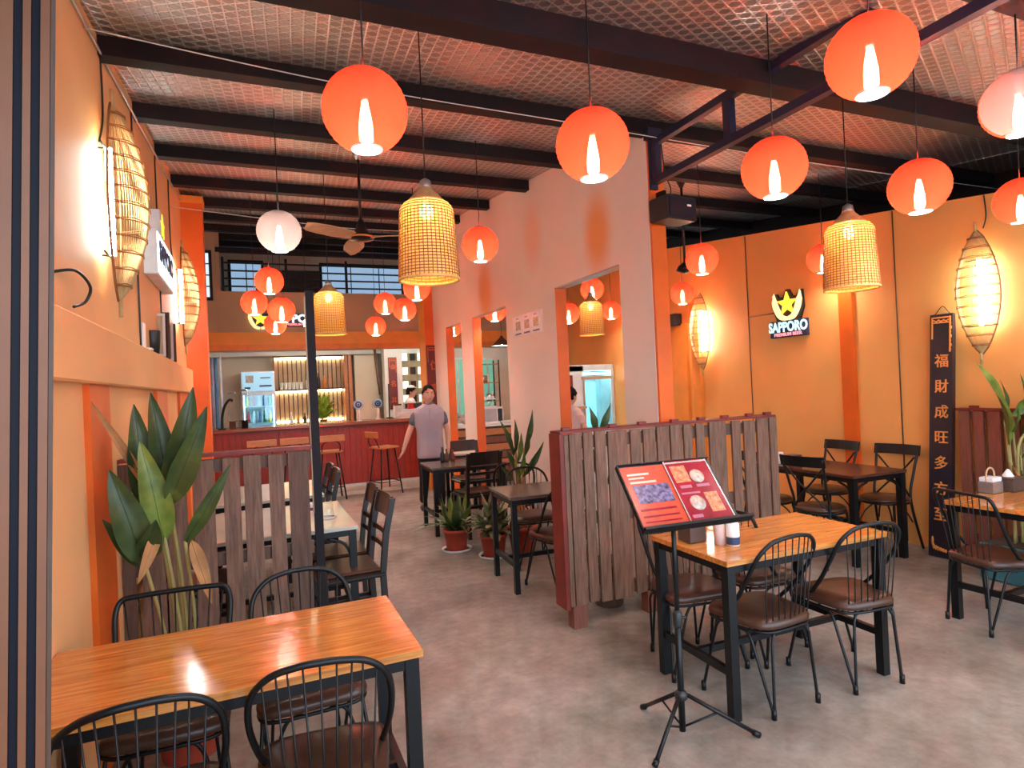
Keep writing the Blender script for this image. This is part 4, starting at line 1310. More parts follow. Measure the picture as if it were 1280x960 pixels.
# ------------------------------------------------------------------ plants
def leaf_mesh(base, tip, width, sag=0.0, side=None, fold=.18, seg=10, shape=1.0):
    """one broad leaf from base to tip: curved midrib, folded halves, pointed end"""
    base, tip = Vector(base), Vector(tip)
    ax = tip - base
    L = ax.length
    t = ax.normalized()
    s = Vector(side) if side is not None else t.cross(Vector((0.25, -1, 0.15)))
    s = (s - t * s.dot(t)).normalized()
    nrm = s.cross(t)
    vs_ = []; fs = []
    for i in range(seg + 1):
        u = i / seg
        w = width * (math.sin(PI * min(1, u ** .72 * .97 + .02)) ** .85) * shape
        if i == seg: w = 0.0015
        c = base + ax * u + nrm * (sag * L * math.sin(PI * u) ) 
        wv = .012 * math.sin(u * 9 + width * 90)
        up = nrm * (fold * w)
        for k, q in ((-1, 1), (-.5, .42), (0, 0), (.5, .42), (1, 1)):
            vs_.append(c + s * (w * k) + up * q * 2 + nrm * (wv * k * w / .06))
    for i in range(seg):
        for k in range(4):
            a = i * 5 + k
            fs.append((a, a + 1, a + 6, a + 5))
    m = MB()
    m.add(vs_, fs, True)
    mid = [Vector(vs_[i * 5 + 2]) + nrm * .001 for i in range(seg + 1)]
    m.tube(mid, [.004 * (1 - .8 * i / seg) for i in range(seg + 1)], 4)
    return m
def pot(root, r, h, mat, rim=True, wall_r=None):
    MB().lathe([(.001, 0.0), (r * .74, 0), (r * .78, .01), (r * .98, h * .86), (r * 1.06, h * .86), (r * 1.08, h), (r * .96, h), (r * .92, h * .88), (.001, h * .88)], 22).build('pot', M[mat], root)
    MB().lathe([(.001, h * .89), (r * .915, h * .885)], 18).build('soil', M['soil'], root)
def stalk(root, pts, r, mat='stem'):
    return MB().tube(spline(pts, 4), r, 6).build('stem', M[mat], root)

pl = thing('leafy_plant', 'tall broad leaved green plant with dry brown leaves before the left slat screen', 'plant', (-0.32, 3.18, 0))
def rel(p, o=(-0.32, 3.18, 0)):
    return (p[0] - o[0], p[1] - o[1], p[2] - o[2])
pot(pl, .15, .26, 'terracotta')
LV = [((-.43, 3.24, 1.16), (-.635, 3.12, 1.62), .020, 'dry_leaf'), ((-.46, 3.22, 1.12), (-.49, 3.20, 1.60), .058, 'leaf'), ((-.365, 3.2, 1.14), (-.425, 3.22, 1.65), .056, 'leaf'),
      ((-.365, 3.16, 1.15), (-.245, 3.14, 1.665), .062, 'leaf'), ((-.36, 3.12, 1.14), (-.185, 3.02, 1.575), .055, 'leaf'), ((-.46, 3.10, .90), (-.565, 3.04, 1.33), .068, 'leaf'),
      ((-.385, 3.14, .98), (-.455, 3.08, 1.44), .062, 'leaf_bright'), ((-.30, 3.10, .97), (-.10, 3.04, 1.31), .034, 'leaf'), ((-.475, 3.16, .88), (-.60, 3.06, 1.12), .036, 'leaf'),
      ((-.40, 3.10, 1.05), (-.475, 3.02, .84), .026, 'dry_leaf'), ((-.275, 3.10, .98), (-.20, 3.04, .70), .030, 'dry_leaf'), ((-.46, 3.12, .92), (-.40, 3.03, 1.10), .05, 'leaf')]
for b_, t_, w, mm in LV:
    leaf_mesh(rel(b_), rel(t_), w, .05, None, .2).build('leaf', M[mm], pl)
for (a, b_) in (((-.34, 3.19, .24), (-.43, 3.23, 1.17)), ((-.33, 3.19, .24), (-.365, 3.2, 1.15)), ((-.30, 3.17, .24), (-.36, 3.15, 1.16)), ((-.36, 3.17, .24), (-.465, 3.11, .92)), ((-.28, 3.19, .24), (-.30, 3.10, .98)), ((-.32, 3.16, .24), (-.385, 3.14, 1.0))):
    mid = ((a[0] * .5 + b_[0] * .5) + .012, (a[1] + b_[1]) / 2, (a[2] + b_[2]) / 2)
    stalk(pl, [rel(a), rel(mid), rel(b_)], .0085)

pr_o = (5.22, 2.74, 0)
pr = thing('leafy_plant', 'tall broad leaved plant in a teal planter at the right edge behind the table', 'plant', pr_o)
MB().bb(-.22, .22, -.16, .16, 0, .27, .01).build('planter', M['teal'], pr)
MB().bb(-.20, .20, -.14, .14, .2701, .275).build('soil', M['soil'], pr)
for b_, t_, w, mm in [((5.14, 2.74, 1.0), (4.73, 2.70, 1.62), .075, 'leaf_bright'), ((5.10, 2.74, 1.16), (5.03, 2.72, 1.49), .032, 'leaf'), ((5.28, 2.74, 1.02), (5.28, 2.72, 1.52), .055, 'leaf'),
                      ((5.32, 2.74, .98), (5.48, 2.7, 1.55), .06, 'leaf'), ((5.14, 2.72, 1.22), (5.30, 2.70, 1.36), .045, 'leaf_bright'), ((5.10, 2.70, 1.10), (5.03, 2.62, 1.30), .035, 'leaf_bright'), ((5.2, 2.7, .9), (5.25, 2.6, 1.25), .05, 'leaf'), ((5.12, 2.72, .86), (5.02, 2.62, .62), .03, 'dry_leaf'), ((5.16, 2.74, .66), (5.0, 2.60, .84), .05, 'leaf'), ((5.27, 2.74, .7), (5.42, 2.64, 1.05), .05, 'leaf')]:
    leaf_mesh(rel(b_, pr_o), rel(t_, pr_o), w, .06, None, .2).build('leaf', M[mm], pr)
for (a, b_) in (((5.16, 2.74, .27), (5.14, 2.74, 1.02)), ((5.19, 2.75, .27), (5.10, 2.74, 1.18)), ((5.24, 2.74, .27), (5.28, 2.74, 1.04)), ((5.28, 2.74, .27), (5.32, 2.74, 1.0)), ((5.21, 2.72, .27), (5.14, 2.72, 1.24)), ((5.2, 2.72, .27), (5.2, 2.7, .92)), ((5.13, 2.73, .27), (5.12, 2.72, .88)), ((5.25, 2.73, .27), (5.27, 2.74, .72))):
    stalk(pr, [rel(a, pr_o), rel(((a[0] + b_[0]) / 2 + .012, (a[1] + b_[1]) / 2, (a[2] + b_[2]) / 2), pr_o), rel(b_, pr_o)], .009)
stalk(pr, [rel((5.16, 2.70, .62), pr_o), rel((5.10, 2.66, 1.0), pr_o), rel((5.20, 2.62, 1.12), pr_o), rel((5.40, 2.60, 1.15), pr_o)], .010)

pm_o = (2.36, 5.46, 0)
pmid = thing('corn_plant', 'slender upright green plant beside the pink wall behind the small dark table', 'plant', pm_o)
pot(pmid, .14, .25, 'terracotta')
for b_, t_, w, mm in [((2.33, 5.44, .86), (2.36, 5.38, 1.16), .032, 'leaf_bright'), ((2.30, 5.44, .92), (2.11, 5.30, 1.30), .030, 'leaf'), ((2.31, 5.44, .95), (2.30, 5.38, 1.29), .030, 'leaf'), ((2.42, 5.46, .98), (2.50, 5.40, 1.37), .034, 'leaf'),
                      ((2.38, 5.44, .72), (2.58, 5.34, 1.06), .036, 'leaf'), ((2.30, 5.44, .80), (2.17, 5.34, 1.02), .032, 'leaf'), ((2.33, 5.42, .72), (2.38, 5.36, .98), .030, 'leaf_bright'), ((2.40, 5.46, .9), (2.44, 5.36, 1.12), .026, 'leaf'), ((2.28, 5.44, .70), (2.12, 5.36, .86), .028, 'leaf'), ((2.34, 5.44, .66), (2.26, 5.36, .90), .028, 'leaf_bright')]:
    leaf_mesh(rel(b_, pm_o), rel(t_, pm_o), w, .05, None, .2, 8).build('leaf', M[mm], pmid)
for (a, b_) in (((2.34, 5.46, .2), (2.32, 5.44, .97)), ((2.38, 5.46, .2), (2.42, 5.46, 1.0)), ((2.36, 5.45, .2), (2.36, 5.44, .74))):
    stalk(pmid, [rel(a, pm_o), rel(((a[0] + b_[0]) / 2, a[1], (a[2] + b_[2]) / 2), pm_o), rel(b_, pm_o)], .012, 'dry_leaf')

def potted(name, label, loc, r, h, groups, seed):
    rnd = random.Random(seed)
    t = thing(name, label, 'plant', loc)
    pot(t, r, h, 'terracotta')
    MB().lathe([(.001, 0), (r * 1.1, 0), (r * 1.22, .022), (r * 1.16, .024), (r * 1.05, .006)], 20).build('saucer', M['white_plastic'], t)
    for (n, e0, e1, l0, l1, w, mats, sag, zr) in groups:
        for i in range(n):
            a = 2.39996 * i + rnd.uniform(-.3, .3) + e0
            e = R(rnd.uniform(e0, e1)); L = rnd.uniform(l0, l1)
            z0 = h * .88 + rnd.uniform(0, zr)
            b_ = Vector((r * .22 * math.cos(a), r * .22 * math.sin(a), z0))
            t_ = b_ + Vector((math.cos(e) * math.cos(a), math.cos(e) * math.sin(a), math.sin(e))) * L
            leaf_mesh(b_, t_, w * rnd.uniform(.8, 1.2), sag, (-math.sin(a), math.cos(a), 0), .12, 7).build('leaf', M[mats[i % len(mats)]], t)
    MB().tube([(0, 0, h * .85), (0, 0, h + .14)], .014, 6).build('stem', M['stem'], t)
    return t
potted('potted_plant', 'red pot with spiky pale and bright green leaves, left of the pair', (1.82, 5.87, 0), .125, .215,
       [(10, 52, 82, .26, .38, .034, ['leaf_bright', 'leaf'], .05, .06), (14, 15, 55, .18, .28, .030, ['leaf_pale', 'leaf_pale', 'leaf_bright'], -.10, .05), (16, -8, 26, .34, .47, .021, ['leaf'], -.14, .03)], 3)
potted('potted_plant', 'potted croton with mottled brownish leaves in a red pot, right of the pair', (2.06, 5.46, 0), .125, .215,
       [(26, 40, 85, .20, .36, .046, ['leaf_pale', 'leaf', 'leaf_pale', 'leaf_bright', 'leaf_pale'], -.10, .12), (38, -15, 45, .15, .27, .044, ['leaf', 'leaf_pale', 'leaf_pale', 'leaf', 'dry_leaf'], -.14, .16)], 5)
sn_o = (2.32, 3.84, 0)
sn = thing('snake_plant', 'plant with two stiff leaves peeking above the middle slat screen', 'plant', sn_o)
pot(sn, .13, .32, 'dark_wood')
for b_, t_, w in [((2.275, 3.84, 1.22), (2.205, 3.80, 1.435), .034), ((2.29, 3.84, 1.22), (2.385, 3.80, 1.45), .032), ((2.28, 3.84, .9), (2.16, 3.80, 1.22), .04), ((2.34, 3.84, .85), (2.48, 3.80, 1.2), .04)]:
    leaf_mesh(rel(b_, sn_o), rel(t_, sn_o), w, .03, None, .15, 8).build('leaf', M['leaf'], sn)
for b_ in ((2.275, 3.84, 1.23), (2.29, 3.84, 1.23), (2.28, 3.84, .92), (2.34, 3.84, .87)):
    stalk(sn, [rel((2.32, 3.84, .28), sn_o), rel(((2.32 + b_[0]) / 2, 3.84, .7), sn_o), rel(b_, sn_o)], .009)

# ------------------------------------------------------------------ things on the tables
def holder(label, loc, rz=0):
    t = thing('tissue_box', label, 'box', loc, rz)
    MB().bb(-.07, .07, -.06, .06, .0005, .085, .004).build('box', M['tin'], t)
    MB().bb(-.075, .075, -.065, .065, .0855, .094, .002).build('lid', M['tin'], t)
    MB().lathe([(.035, .0945), (.028, .11), (.012, .135), (.001, .145)], 9).build('tissue', M['tissue'], t)
    return t
def caddy(label, loc):
    t = thing('condiment_caddy', label, 'caddy', loc)
    MB().bb(-.055, .055, -.045, .045, .0005, .075, .004).build('tray', M['grey_metal'], t)
    MB().bb(-.05, .05, -.04, .04, .0755, .105, .003).build('sachets', M['white_plastic'], t)
    MB().tube(spline([(-.045, 0, .07), (-.04, 0, .14), (0, 0, .165), (.04, 0, .14), (.045, 0, .07)], 5), .006, 6).build('handle', M['fan_wood'], t)
    return t
TZ = .7508
holder('dark tissue box with a white tissue on the right edge table', (4.66, 2.50, TZ), R(3))
caddy('small condiment caddy with round handle on the right edge table', (4.50, 2.52, TZ))
# items of the right table, seen behind the menu stand
bx = thing('tissue_box', 'dark napkin box on the right table behind the menu stand pole', 'box', (2.09, 2.60, TZ), 0)
MB().bb(-.05, .05, -.05, .05, .0005, .10, .004).build('box', M['tin'], bx)
def cup(label, x, y, r, h, mat, band=None, z=TZ):
    t = thing('condiment_jar', label, 'jar', (x, y, z))
    MB().lathe([(.001, .0006), (r, .0006), (r * 1.02, h * .5), (r, h), (r * .8, h + .004), (.001, h + .004)], 16).build('body', mat, t)
    if band is not None:
        MB().lathe([(r * 1.03, h * .08), (r * 1.05, h * .25), (r * 1.03, h * .42)], 16).build('band', band, t)
    MB().lathe([(r * .9, h + .0045), (r * .9, h + .018), (.001, h + .02)], 14).build('lid', M['white_plastic'], t)
    return t
cup('clear jar with red lid rim beside the menu stand on the right table', 2.16, 2.47, .026, .10, M['pink_cloth'])
cup('white and blue condiment jar on the right table behind the menu stand', 2.20, 2.42, .032, .11, M['white_plastic'], pm('blue_label', (0.03, .05, .12), .4))
cup('small jar with white lid on the cherry table next to the dark holder', 4.62, 4.40, .035, .09, M['white_plastic'])
bt = thing('tissue_box', 'dark green holder box on the far end of the cherry table', 'box', (4.66, 4.28, TZ))
MB().bb(-.06, .06, -.045, .045, .0005, .09, .004).build('box', M['tin'], bt)
# pale tables
gl = thing('tumbler', 'clear plastic tumbler upside down on the near pale table', 'cup', (.45, 4.42, TZ))
MB().lathe([(.045, .001), (.046, .006), (.034, .15), (.001, .152)], 20).build('body', M['glass'], gl)
MB().lathe([(.046, .001), (.058, .002), (.058, .008), (.046, .009)], 20).build('base_rim', M['white_plastic'], gl)
rb = thing('tissue_pack', 'red and white tissue pack standing behind the clear tumbler', 'box', (.36, 4.75, TZ))
MB().bb(-.07, .07, -.05, .05, .0005, .06, .004).build('pack', M['white_plastic'], rb)
MB().bb(-.071, .071, -.051, .051, .012, .035).build('label_band', M['red_paint'], rb)
cup('white sauce jar on the near pale table behind the tumbler', .30, 4.95, .03, .15, M['white_plastic'])
# dark back table
for i, (x, y, h, mm) in enumerate(((2.02, 6.92, .17, 'black_plastic'), (2.09, 6.98, .14, 'dark_wood'), (2.17, 7.0, .12, 'red_paint'))):
    t = thing('sauce_bottle', ['tall dark sauce bottle on the dark table before the waiter', 'shorter brown sauce bottle on the dark table before the waiter', 'red capped sauce bottle on the dark table before the waiter'][i], 'bottle', (x, y, TZ), 0, 'sauce bottles on the dark table')
    MB().lathe([(.001, .0006), (.026, .0006), (.028, .02), (.028, h * .6), (.012, h * .78), (.010, h)], 12).build('body', M[mm], t)
    MB().lathe([(.013, h * .93), (.013, h + .012), (.001, h + .013)], 10).build('cap', M['red_paint'], t)

# ------------------------------------------------------------------ bar counter and what stands on it
YC = 10.55
ct = thing('bar_counter', 'long bar counter faced with red stained upright boards', 'counter', (0, 0, 0))
xx = -1.0
i = 0
rb_ = random.Random(4)
while xx < 3.28:
    w = .092
    MB().bb(xx, min(xx + w - .005, 3.28), YC - .018 - rb_.uniform(0, .004), YC, .10, 1.075, .002).build('board', M['counter_red'], ct)
    xx += w
MB().bb(-1.0, 3.28, YC + .001, YC + .60, .10, 1.075).build('carcass', M['dark_wood'], ct)
MB().bb(-1.03, 3.32, YC - .09, YC + .66, 1.08, 1.135, .008).build('counter_top', M['counter_top'], ct)
MB().bb(-1.0, 3.28, YC - .025, YC + .6, .0605, .0995).build('plinth', M['white_wall'], ct)
struct('floor_bar_step', MB().bb(-1.2, 3.30, YC - .55, YC + 2.8, 0.0005, .06), M['pale_top'])
CT = 1.1355
def make_stool():
    t = thing('bar_stool', 'x', 'stool')
    MB().box((0, 0, .735), (.36, .34, .035), None, .012).build('seat', M['stool_wood'], t)
    for sx in (-1, 1):
        for sy in (-1, 1):
            MB().tube([(sx * .12, sy * .12, .717), (sx * .20, sy * .19, 0)], .0115, 7).build('leg', M['black_metal'], t)
    MB().tube([(sx * .178, sy * .171, .20) for sx, sy in ((-1, -1), (1, -1), (1, 1), (-1, 1))], .008, 6, True).build('foot_ring', M['black_metal'], t)
    MB().tube(spline([(-.13, -.15, .72), (-.13, -.20, .84), (-.07, -.215, .90), (.07, -.215, .90), (.13, -.20, .84), (.13, -.15, .72)], 5), .009, 6).build('back_hoop', M['black_metal'], t)
    MB().box((0, -.215, .945), (.40, .022, .10), None, .008).build('backrest', M['stool_wood'], t)
    return t
st = make_stool()
KM = kids_map()
for i, (x, y, rz, lab) in enumerate(((1.90, 10.02, R(-72), 'bar stool with turned backrest standing clear before the red bar counter'),
                                     (1.06, 9.92, R(3), 'bar stool with wide backrest right of the dark pole before the bar'),
                                     (0.56, 9.92, R(-3), 'bar stool left of the dark pole before the bar, second from the wall'),
                                     (0.10, 9.92, R(2), 'bar stool nearest to the left wall before the bar'))):
    if i == 0:
        o = st; o.location = (x, y, 0.0605 if y > YC - .55 + .2 else 0); o.rotation_euler = (0, 0, rz); o['label'] = lab; o['group'] = 'bar stools before the red counter'
    else:
        o = dup(st, (x, y, 0), rz, lab, 'bar stools before the red counter', KM)
for o in [o for o in COL.objects if o.name.startswith('bar_stool')]:
    o.location.y = 9.78

# things on the counter
def round_sign(label, x, y, r=.085):
    t = thing('round_sign', label, 'sign', (x, y, CT))
    MB().lathe([(.001, .0005), (.05, .0005), (.05, .012), (.001, .013)], 14).tube([(0, 0, .01), (0, 0, .20)], .02, 8).build('stand', M['white_plastic'], t)
    m = MB().lathe([(.001, -.012), (r, -.012), (r, .012), (.001, .012)], 22)
    o = m.build('disc', pm('pale_blue_sign', (.45, .62, .85), .4), t); o.data.transform(Matrix.Translation((0, 0, .28)) @ Matrix.Rotation(PI / 2, 4, 'X'))
    o = MB().lathe([(r * .34, .0), (r * .62, .0), (r * .62, .004), (r * .34, .004)], 18).lathe([(.001, .0), (r * .22, 0), (r * .22, .004), (.001, .004)], 12).build('emblem', plate_blue, t)
    o.data.transform(Matrix.Translation((0, -.0125, .28)) @ Matrix.Rotation(PI / 2, 4, 'X'))
round_sign('round pale blue sign on a stand on the bar counter, left of two', 1.66, 10.62)
round_sign('round pale blue sign on a stand on the bar counter, right of two', 2.04, 10.90)
mo = thing('monitor', 'dark cash register monitor standing on the right end of the bar counter', 'monitor', (2.82, 10.85, CT))
MB().bb(-.30, .30, -.02, .02, .03, .25, .006).build('screen', M['black_plastic'], mo)
MB().bb(-.04, .04, -.015, .03, .01, .05).bb(-.12, .12, -.07, .08, .0005, .012).build('stand', M['black_plastic'], mo)
pt = thing('paper_stack', 'stepped white stack of trays in front of the red board on the bar', 'stack', (2.56, 10.62, CT))
for k in range(4):
    MB().bb(-.24 + .03 * k, .24 - .03 * k, -.09, .09, .0005 + .04 * k, .038 + .04 * k, .003).build('tray', M['white_plastic'], pt)
sh = thing('altar_stand', 'small bright red stand with gilt edge on top of the white trays', 'stand', (2.56, 10.62, CT + .1585))
MB().bb(-.07, .07, -.04, .04, .0005, .02).bb(-.045, .045, -.03, .03, .0205, .09).bb(-.06, .06, -.04, .04, .0905, .105).build('body', pm('bright_red_lacquer', (.62, .02, .03), .3), sh)
fp = thing('flower_pot', 'small orange pot with a green plant at the right end of the bar', 'plant', (3.16, 10.68, CT))
pot(fp, .07, .13, 'dark_orange')
for k in range(12):
    a = k * 2.4
    leaf_mesh((.01 * math.cos(a), .01 * math.sin(a), .12), (.14 * math.cos(a), .14 * math.sin(a), .16 + .02 * (k % 6)), .022, -.1, (-math.sin(a), math.cos(a), 0), .1, 5).build('leaf', M['leaf'], fp)
# drink dispensers at the left end
for k, (x, h, lab) in enumerate(((-.30, .42, 'clear drink dispenser cylinder on the bar, left one'), (-.12, .46, 'clear drink dispenser cylinder on the bar beside the curved tap'))):
    t = thing('drink_dispenser', lab, 'dispenser', (x, 10.75, CT))
    MB().lathe([(.001, .12), (.075, .12), (.075, .12 + h), (.06, .13 + h)], 18).build('cylinder', M['glass'], t)
    MB().lathe([(.001, .0006), (.05, .0006), (.05, .11), (.08, .115), (.08, .125)], 16).build('base', M['black_plastic' if k == 1 else 'steel'], t)
    MB().lathe([(.07, .131 + h), (.06, .16 + h), (.001, .165 + h)], 16).build('lid', M['steel'], t)
tp = thing('beer_tap', 'dark curved tap arm rising from the left end of the bar', 'tap', (-.45, 10.62, CT))
MB().tube(spline([(0, 0, .0006), (.01, 0, .20), (.05, 0, .36), (.12, 0, .46), (.17, 0, .44)], 5), .020, 8).build('arm', M['black_metal'], tp)
MB().lathe([(.001, .0005), (.06, .0005), (.06, .02), (.001, .021)], 14).build('base', M['black_metal'], tp)
st_ = thing('stick_lamp', 'thin dark stick standing on the bar behind the round signs', 'stick', (2.28, 11.1, CT))
MB().tube([(0, 0, .0006), (.01, 0, .62)], .012, 6).build('rod', M['black_metal'], st_)
MB().lathe([(.001, .0004), (.06, .0004), (.06, .015), (.001, .016)], 12).build('base', M['black_metal'], st_)
bxr = tag(MB().bb(2.36, 2.48, 11.0, 11.12, CT + .0005, CT + .22, .004).build('carton', M['white_plastic']), 'small white carton with a red top on the bar behind the signs', 'box')
MB().bb(2.355, 2.485, 10.995, 11.125, CT + .221, CT + .25).build('top', M['red_paint'], bxr)
hs = tag(MB().tube([(2.29, 12.3, 2.497), (2.33, 12.32, 1.9), (2.36, 12.35, 1.56)], [.03, .022, .016], 8).build('hanging_pole', M['dark_wood']), 'dark slanting pole hanging before the pale back door of the bar', 'pole')
bulb_ = thing('bare_bulb', 'small bare glowing bulb hanging beside the dark pole before the mezzanine', 'lamp', (0.75, 9.0, 2.62))
MB().sphere((0, 0, 0), (.05, .05, .06), 12, 8).build('bulb', M['bulb_big'], bulb_)
MB().tube([(0, 0, .055), (0, 0, .12)], .018, 8).build('lamp_holder', M['white_plastic'], bulb_)
cord_for(bulb_, .12, roof_z(9.0) - 2.62 - .002)

# ------------------------------------------------------------------ behind the bar
# beverage fridge
fr = thing('drinks_fridge', 'tall lit glass door drinks fridge behind the left part of the bar', 'fridge', (.12, 12.95, 0.0605))
MB().bb(-.30, .30, .30, .34, 0, 2.06).bb(-.30, -.275, -.24, .30, 0, 2.06).bb(.275, .30, -.24, .30, 0, 2.06).bb(-.275, .275, -.24, .30, 0, .12).bb(-.275, .275, -.24, .30, 1.66, 2.06).build('cabinet', M['white_metal'], fr)
fg = emis('lit_fridge_sign', (0.40, 0.78, 1.0), .28, (.25, .45, .6))
MB().bb(-.28, .28, -.255, -.2405, 1.68, 2.04, .004).build('lit_header', fg, fr)
MB().bb(-.22, -.08, -.259, -.2555, 1.84, 1.98).build('header_picture', mdish, fr)
MB().bb(-.24, -.14, -.259, -.2555, 1.72, 1.76).bb(.02, .24, -.259, -.2555, 1.76, 1.79).bb(.04, .22, -.259, -.2555, 1.92, 1.94).build('header_print', plate_blue, fr)
MB().bb(-.30, .30, -.27, -.2405, 1.60, 1.655).bb(-.30, -.27, -.27, -.2405, .12, 1.60).bb(.27, .30, -.27, -.2405, .12, 1.60).build('door_frame', M['grey_metal'], fr)
MB().bb(-.27, .27, -.258, -.252, .12, 1.60).build('door_glass', M['blue_glass'], fr)
MB().bb(-.268, -.25, -.23, -.21, .14, 1.62).bb(.25, .268, -.23, -.21, .14, 1.62).build('lamp_tube', emis('fridge_tube', (.6, .9, 1.0), 5), fr)
for z in (.42, .74, 1.06, 1.38):
    MB().bb(-.27, .27, -.20, .28, z, z + .012).build('shelf', M['white_metal'], fr)
fridge_mats = [pm('blue_can', (.08, .25, .5), .3), pm('red_can', (.6, .03, .05), .3), pm('green_bottle', (.04, .22, .10), .2), pm('white_bottle', (.7, .8, .85), .3), pm('yellow_can', (.7, .5, .05), .3)]
bm = MB().lathe([(.001, 0), (.030, 0), (.032, .01), (.032, .14), (.014, .19), (.013, .225), (.001, .226)], 10).mesh('drink_bottle')
cnt = 0
ordn = ['first', 'second', 'third', 'fourth', 'fifth']
kinds_ = ['blue', 'red', 'green', 'white', 'yellow']
for zi, z in enumerate((1.072, 1.392)):
    for k in range(5):
        me = bm.copy(); me.materials.append(fridge_mats[(k * 2 + zi * 3 + 1) % 5])
        o = link('drink_bottle', me)
        o.location = (.12 - .19 + .095 * k, 12.82, z + .0605 + .0008)
        tag(o, '%s drink bottle, %s from the left on the %s shelf of the fridge' % (kinds_[(k * 2 + zi * 3 + 1) % 5], ordn[k], ['second highest', 'top'][zi]), 'bottle', 'bottles in the drinks fridge')
# shelf unit with led strips
su = thing('back_bar_shelf', 'wooden slat back bar shelf with warm led strips behind the bar', 'shelf', (1.06, 13.36, 0.0605))
for i in range(15):
    x = -.62 + i * .088
    MB().bb(x, x + .066, -.02, 0, .6, 2.36, .002).build('slat', M['shelf_wood'], su)
MB().bb(-.62, .70, .001, .03, .6, 2.36).build('backing', M['dark_wood'], su)
for x, q in ((-.636, .0), (.72, .085)):
    for k in range(2 if q else 1):
        MB().bb(x + k * q, x + (.07 if q else .012) + k * q, -.34, -.02, .0, 2.38, .003).build('side_board', M['stool_wood'], su)
for z in (.88, 1.66, 2.34):
    MB().bb(-.63, .71, -.30, -.021, z, z + .03).build('shelf_board', M['dark_wood'], su)
    MB().bb(-.62, .70, -.06, -.03, z - .035, z - .001).build('led_strip', M['strip'], su)
MB().bb(-.62, .70, -.055, -.025, 1.02, 1.05).build('led_strip', M['strip'], su)
MB().bb(-.62, .74, -.46, -.022, 0, .86).build('base_cabinet', M['dark_wood'], su)
SZ = .0605
gm = MB().lathe([(.032, 0), (.036, .14), (.034, .14), (.030, .006), (.001, .005)], 12).mesh('glass')
gm.materials.append(pm('frosted_glass', (.80, .80, .76), .25))
for k in range(6):
    o = link('drinking_glass', gm); o.location = (.56 + .075 * k, 13.16, SZ + 1.691)
    tag(o, '%s clear drinking glass from the left in the row on the back bar shelf' % ['first', 'second', 'third', 'fourth', 'fifth', 'last'][k], 'glass', 'glasses in a row on the back bar shelf')
wb = MB().lathe([(.001, 0), (.036, 0), (.038, .02), (.038, .19), (.015, .26), (.014, .32), (.001, .322)], 12).mesh('bottle')
bl_ = [('white', 'white_plastic'), ('amber', 'stool_wood'), ('dark', 'black_plastic'), ('orange', 'dark_orange'), ('amber', 'fan_wood')]
for k in range(9):
    me = wb.copy(); nm, mm = bl_[k % 5]; me.materials.append(M[mm])
    up = k < 5
    o = link('spirit_bottle', me); o.location = (1.06 + .11 * k if up else .72 + .13 * (k - 5), 13.18, SZ + (1.691 if up else .911)); o.scale = (.85, .85, .8 + .1 * (k % 3))
    tag(o, '%s bottle, %s on the %s of the back bar' % (nm, ordn[k] + ' from the glasses' if up else ordn[k - 5] + ' from the fridge', 'middle shelf' if up else 'lower shelf'), 'bottle', 'bottles on the back bar')
bp = thing('leafy_plant', 'bright green potted plant lit on the lower back bar shelf', 'plant', (1.34, 13.12, SZ + .911))
pot(bp, .08, .14, 'fan_wood')
rp = random.Random(9)
for k in range(64):
    a = k * 2.4; q = rp.uniform(.3, 1)
    b_ = (.02 * math.cos(a), .02 * math.sin(a), .13 + .35 * (1 - q))
    t_ = (.34 * q * math.cos(a), .15 * q * math.sin(a), .22 + .46 * rp.uniform(.2, 1))
    leaf_mesh(b_, t_, .06, -.08, (-math.sin(a), math.cos(a), 0), .1, 5).build('leaf', M['leaf_lit'], bp)
# pale door, white post, breeze block window behind the right half of the bar
struct('door_2', MB().bb(1.98, 2.46, 12.95, 13.0, .06, 2.40, .004), M['back_wall'])
struct('trim_16', MB().bb(2.50, 2.86, 12.45, 12.70, .06, 2.5), M['white_wall'])
struct('wall_bar_top', MB().bb(-1.28, 3.3, 12.9, 13.0, 2.42, 2.5), M['white_wall'])
bw = tag(bpy.data.objects.new('wall_breeze_block', None), kind='structure')
COL.objects.link(bw)
bw_lit = emis('daylit_block_hole', (.85, 1.0, .85), .6)
bw_dark = pm('dark_block_hole', (.03, .03, .025), .8)
olive = pm('olive_block', (.30, .27, .17), .7)
for r in range(6):
    z0 = .66 + r * .29
    for c in range(6):
        x0 = 2.88 + c * .165
        m = MB().bb(x0, x0 + .162, 12.60, 12.70, z0, z0 + .135).bb(x0, x0 + .020, 12.60, 12.70, z0 + .135, z0 + .286).bb(x0 + .142, x0 + .162, 12.60, 12.70, z0 + .135, z0 + .286)
        m.build('block', olive, bw)
        MB().bb(x0 + .020, x0 + .142, 12.64, 12.66, z0 + .135, z0 + .286).build('block_hole', bw_lit if (c % 2 == 0) else bw_dark, bw)
struct('wall_bar_right', MB().bb(2.88, 3.86, 12.71, 12.78, .0, 2.5), M['white_wall'])

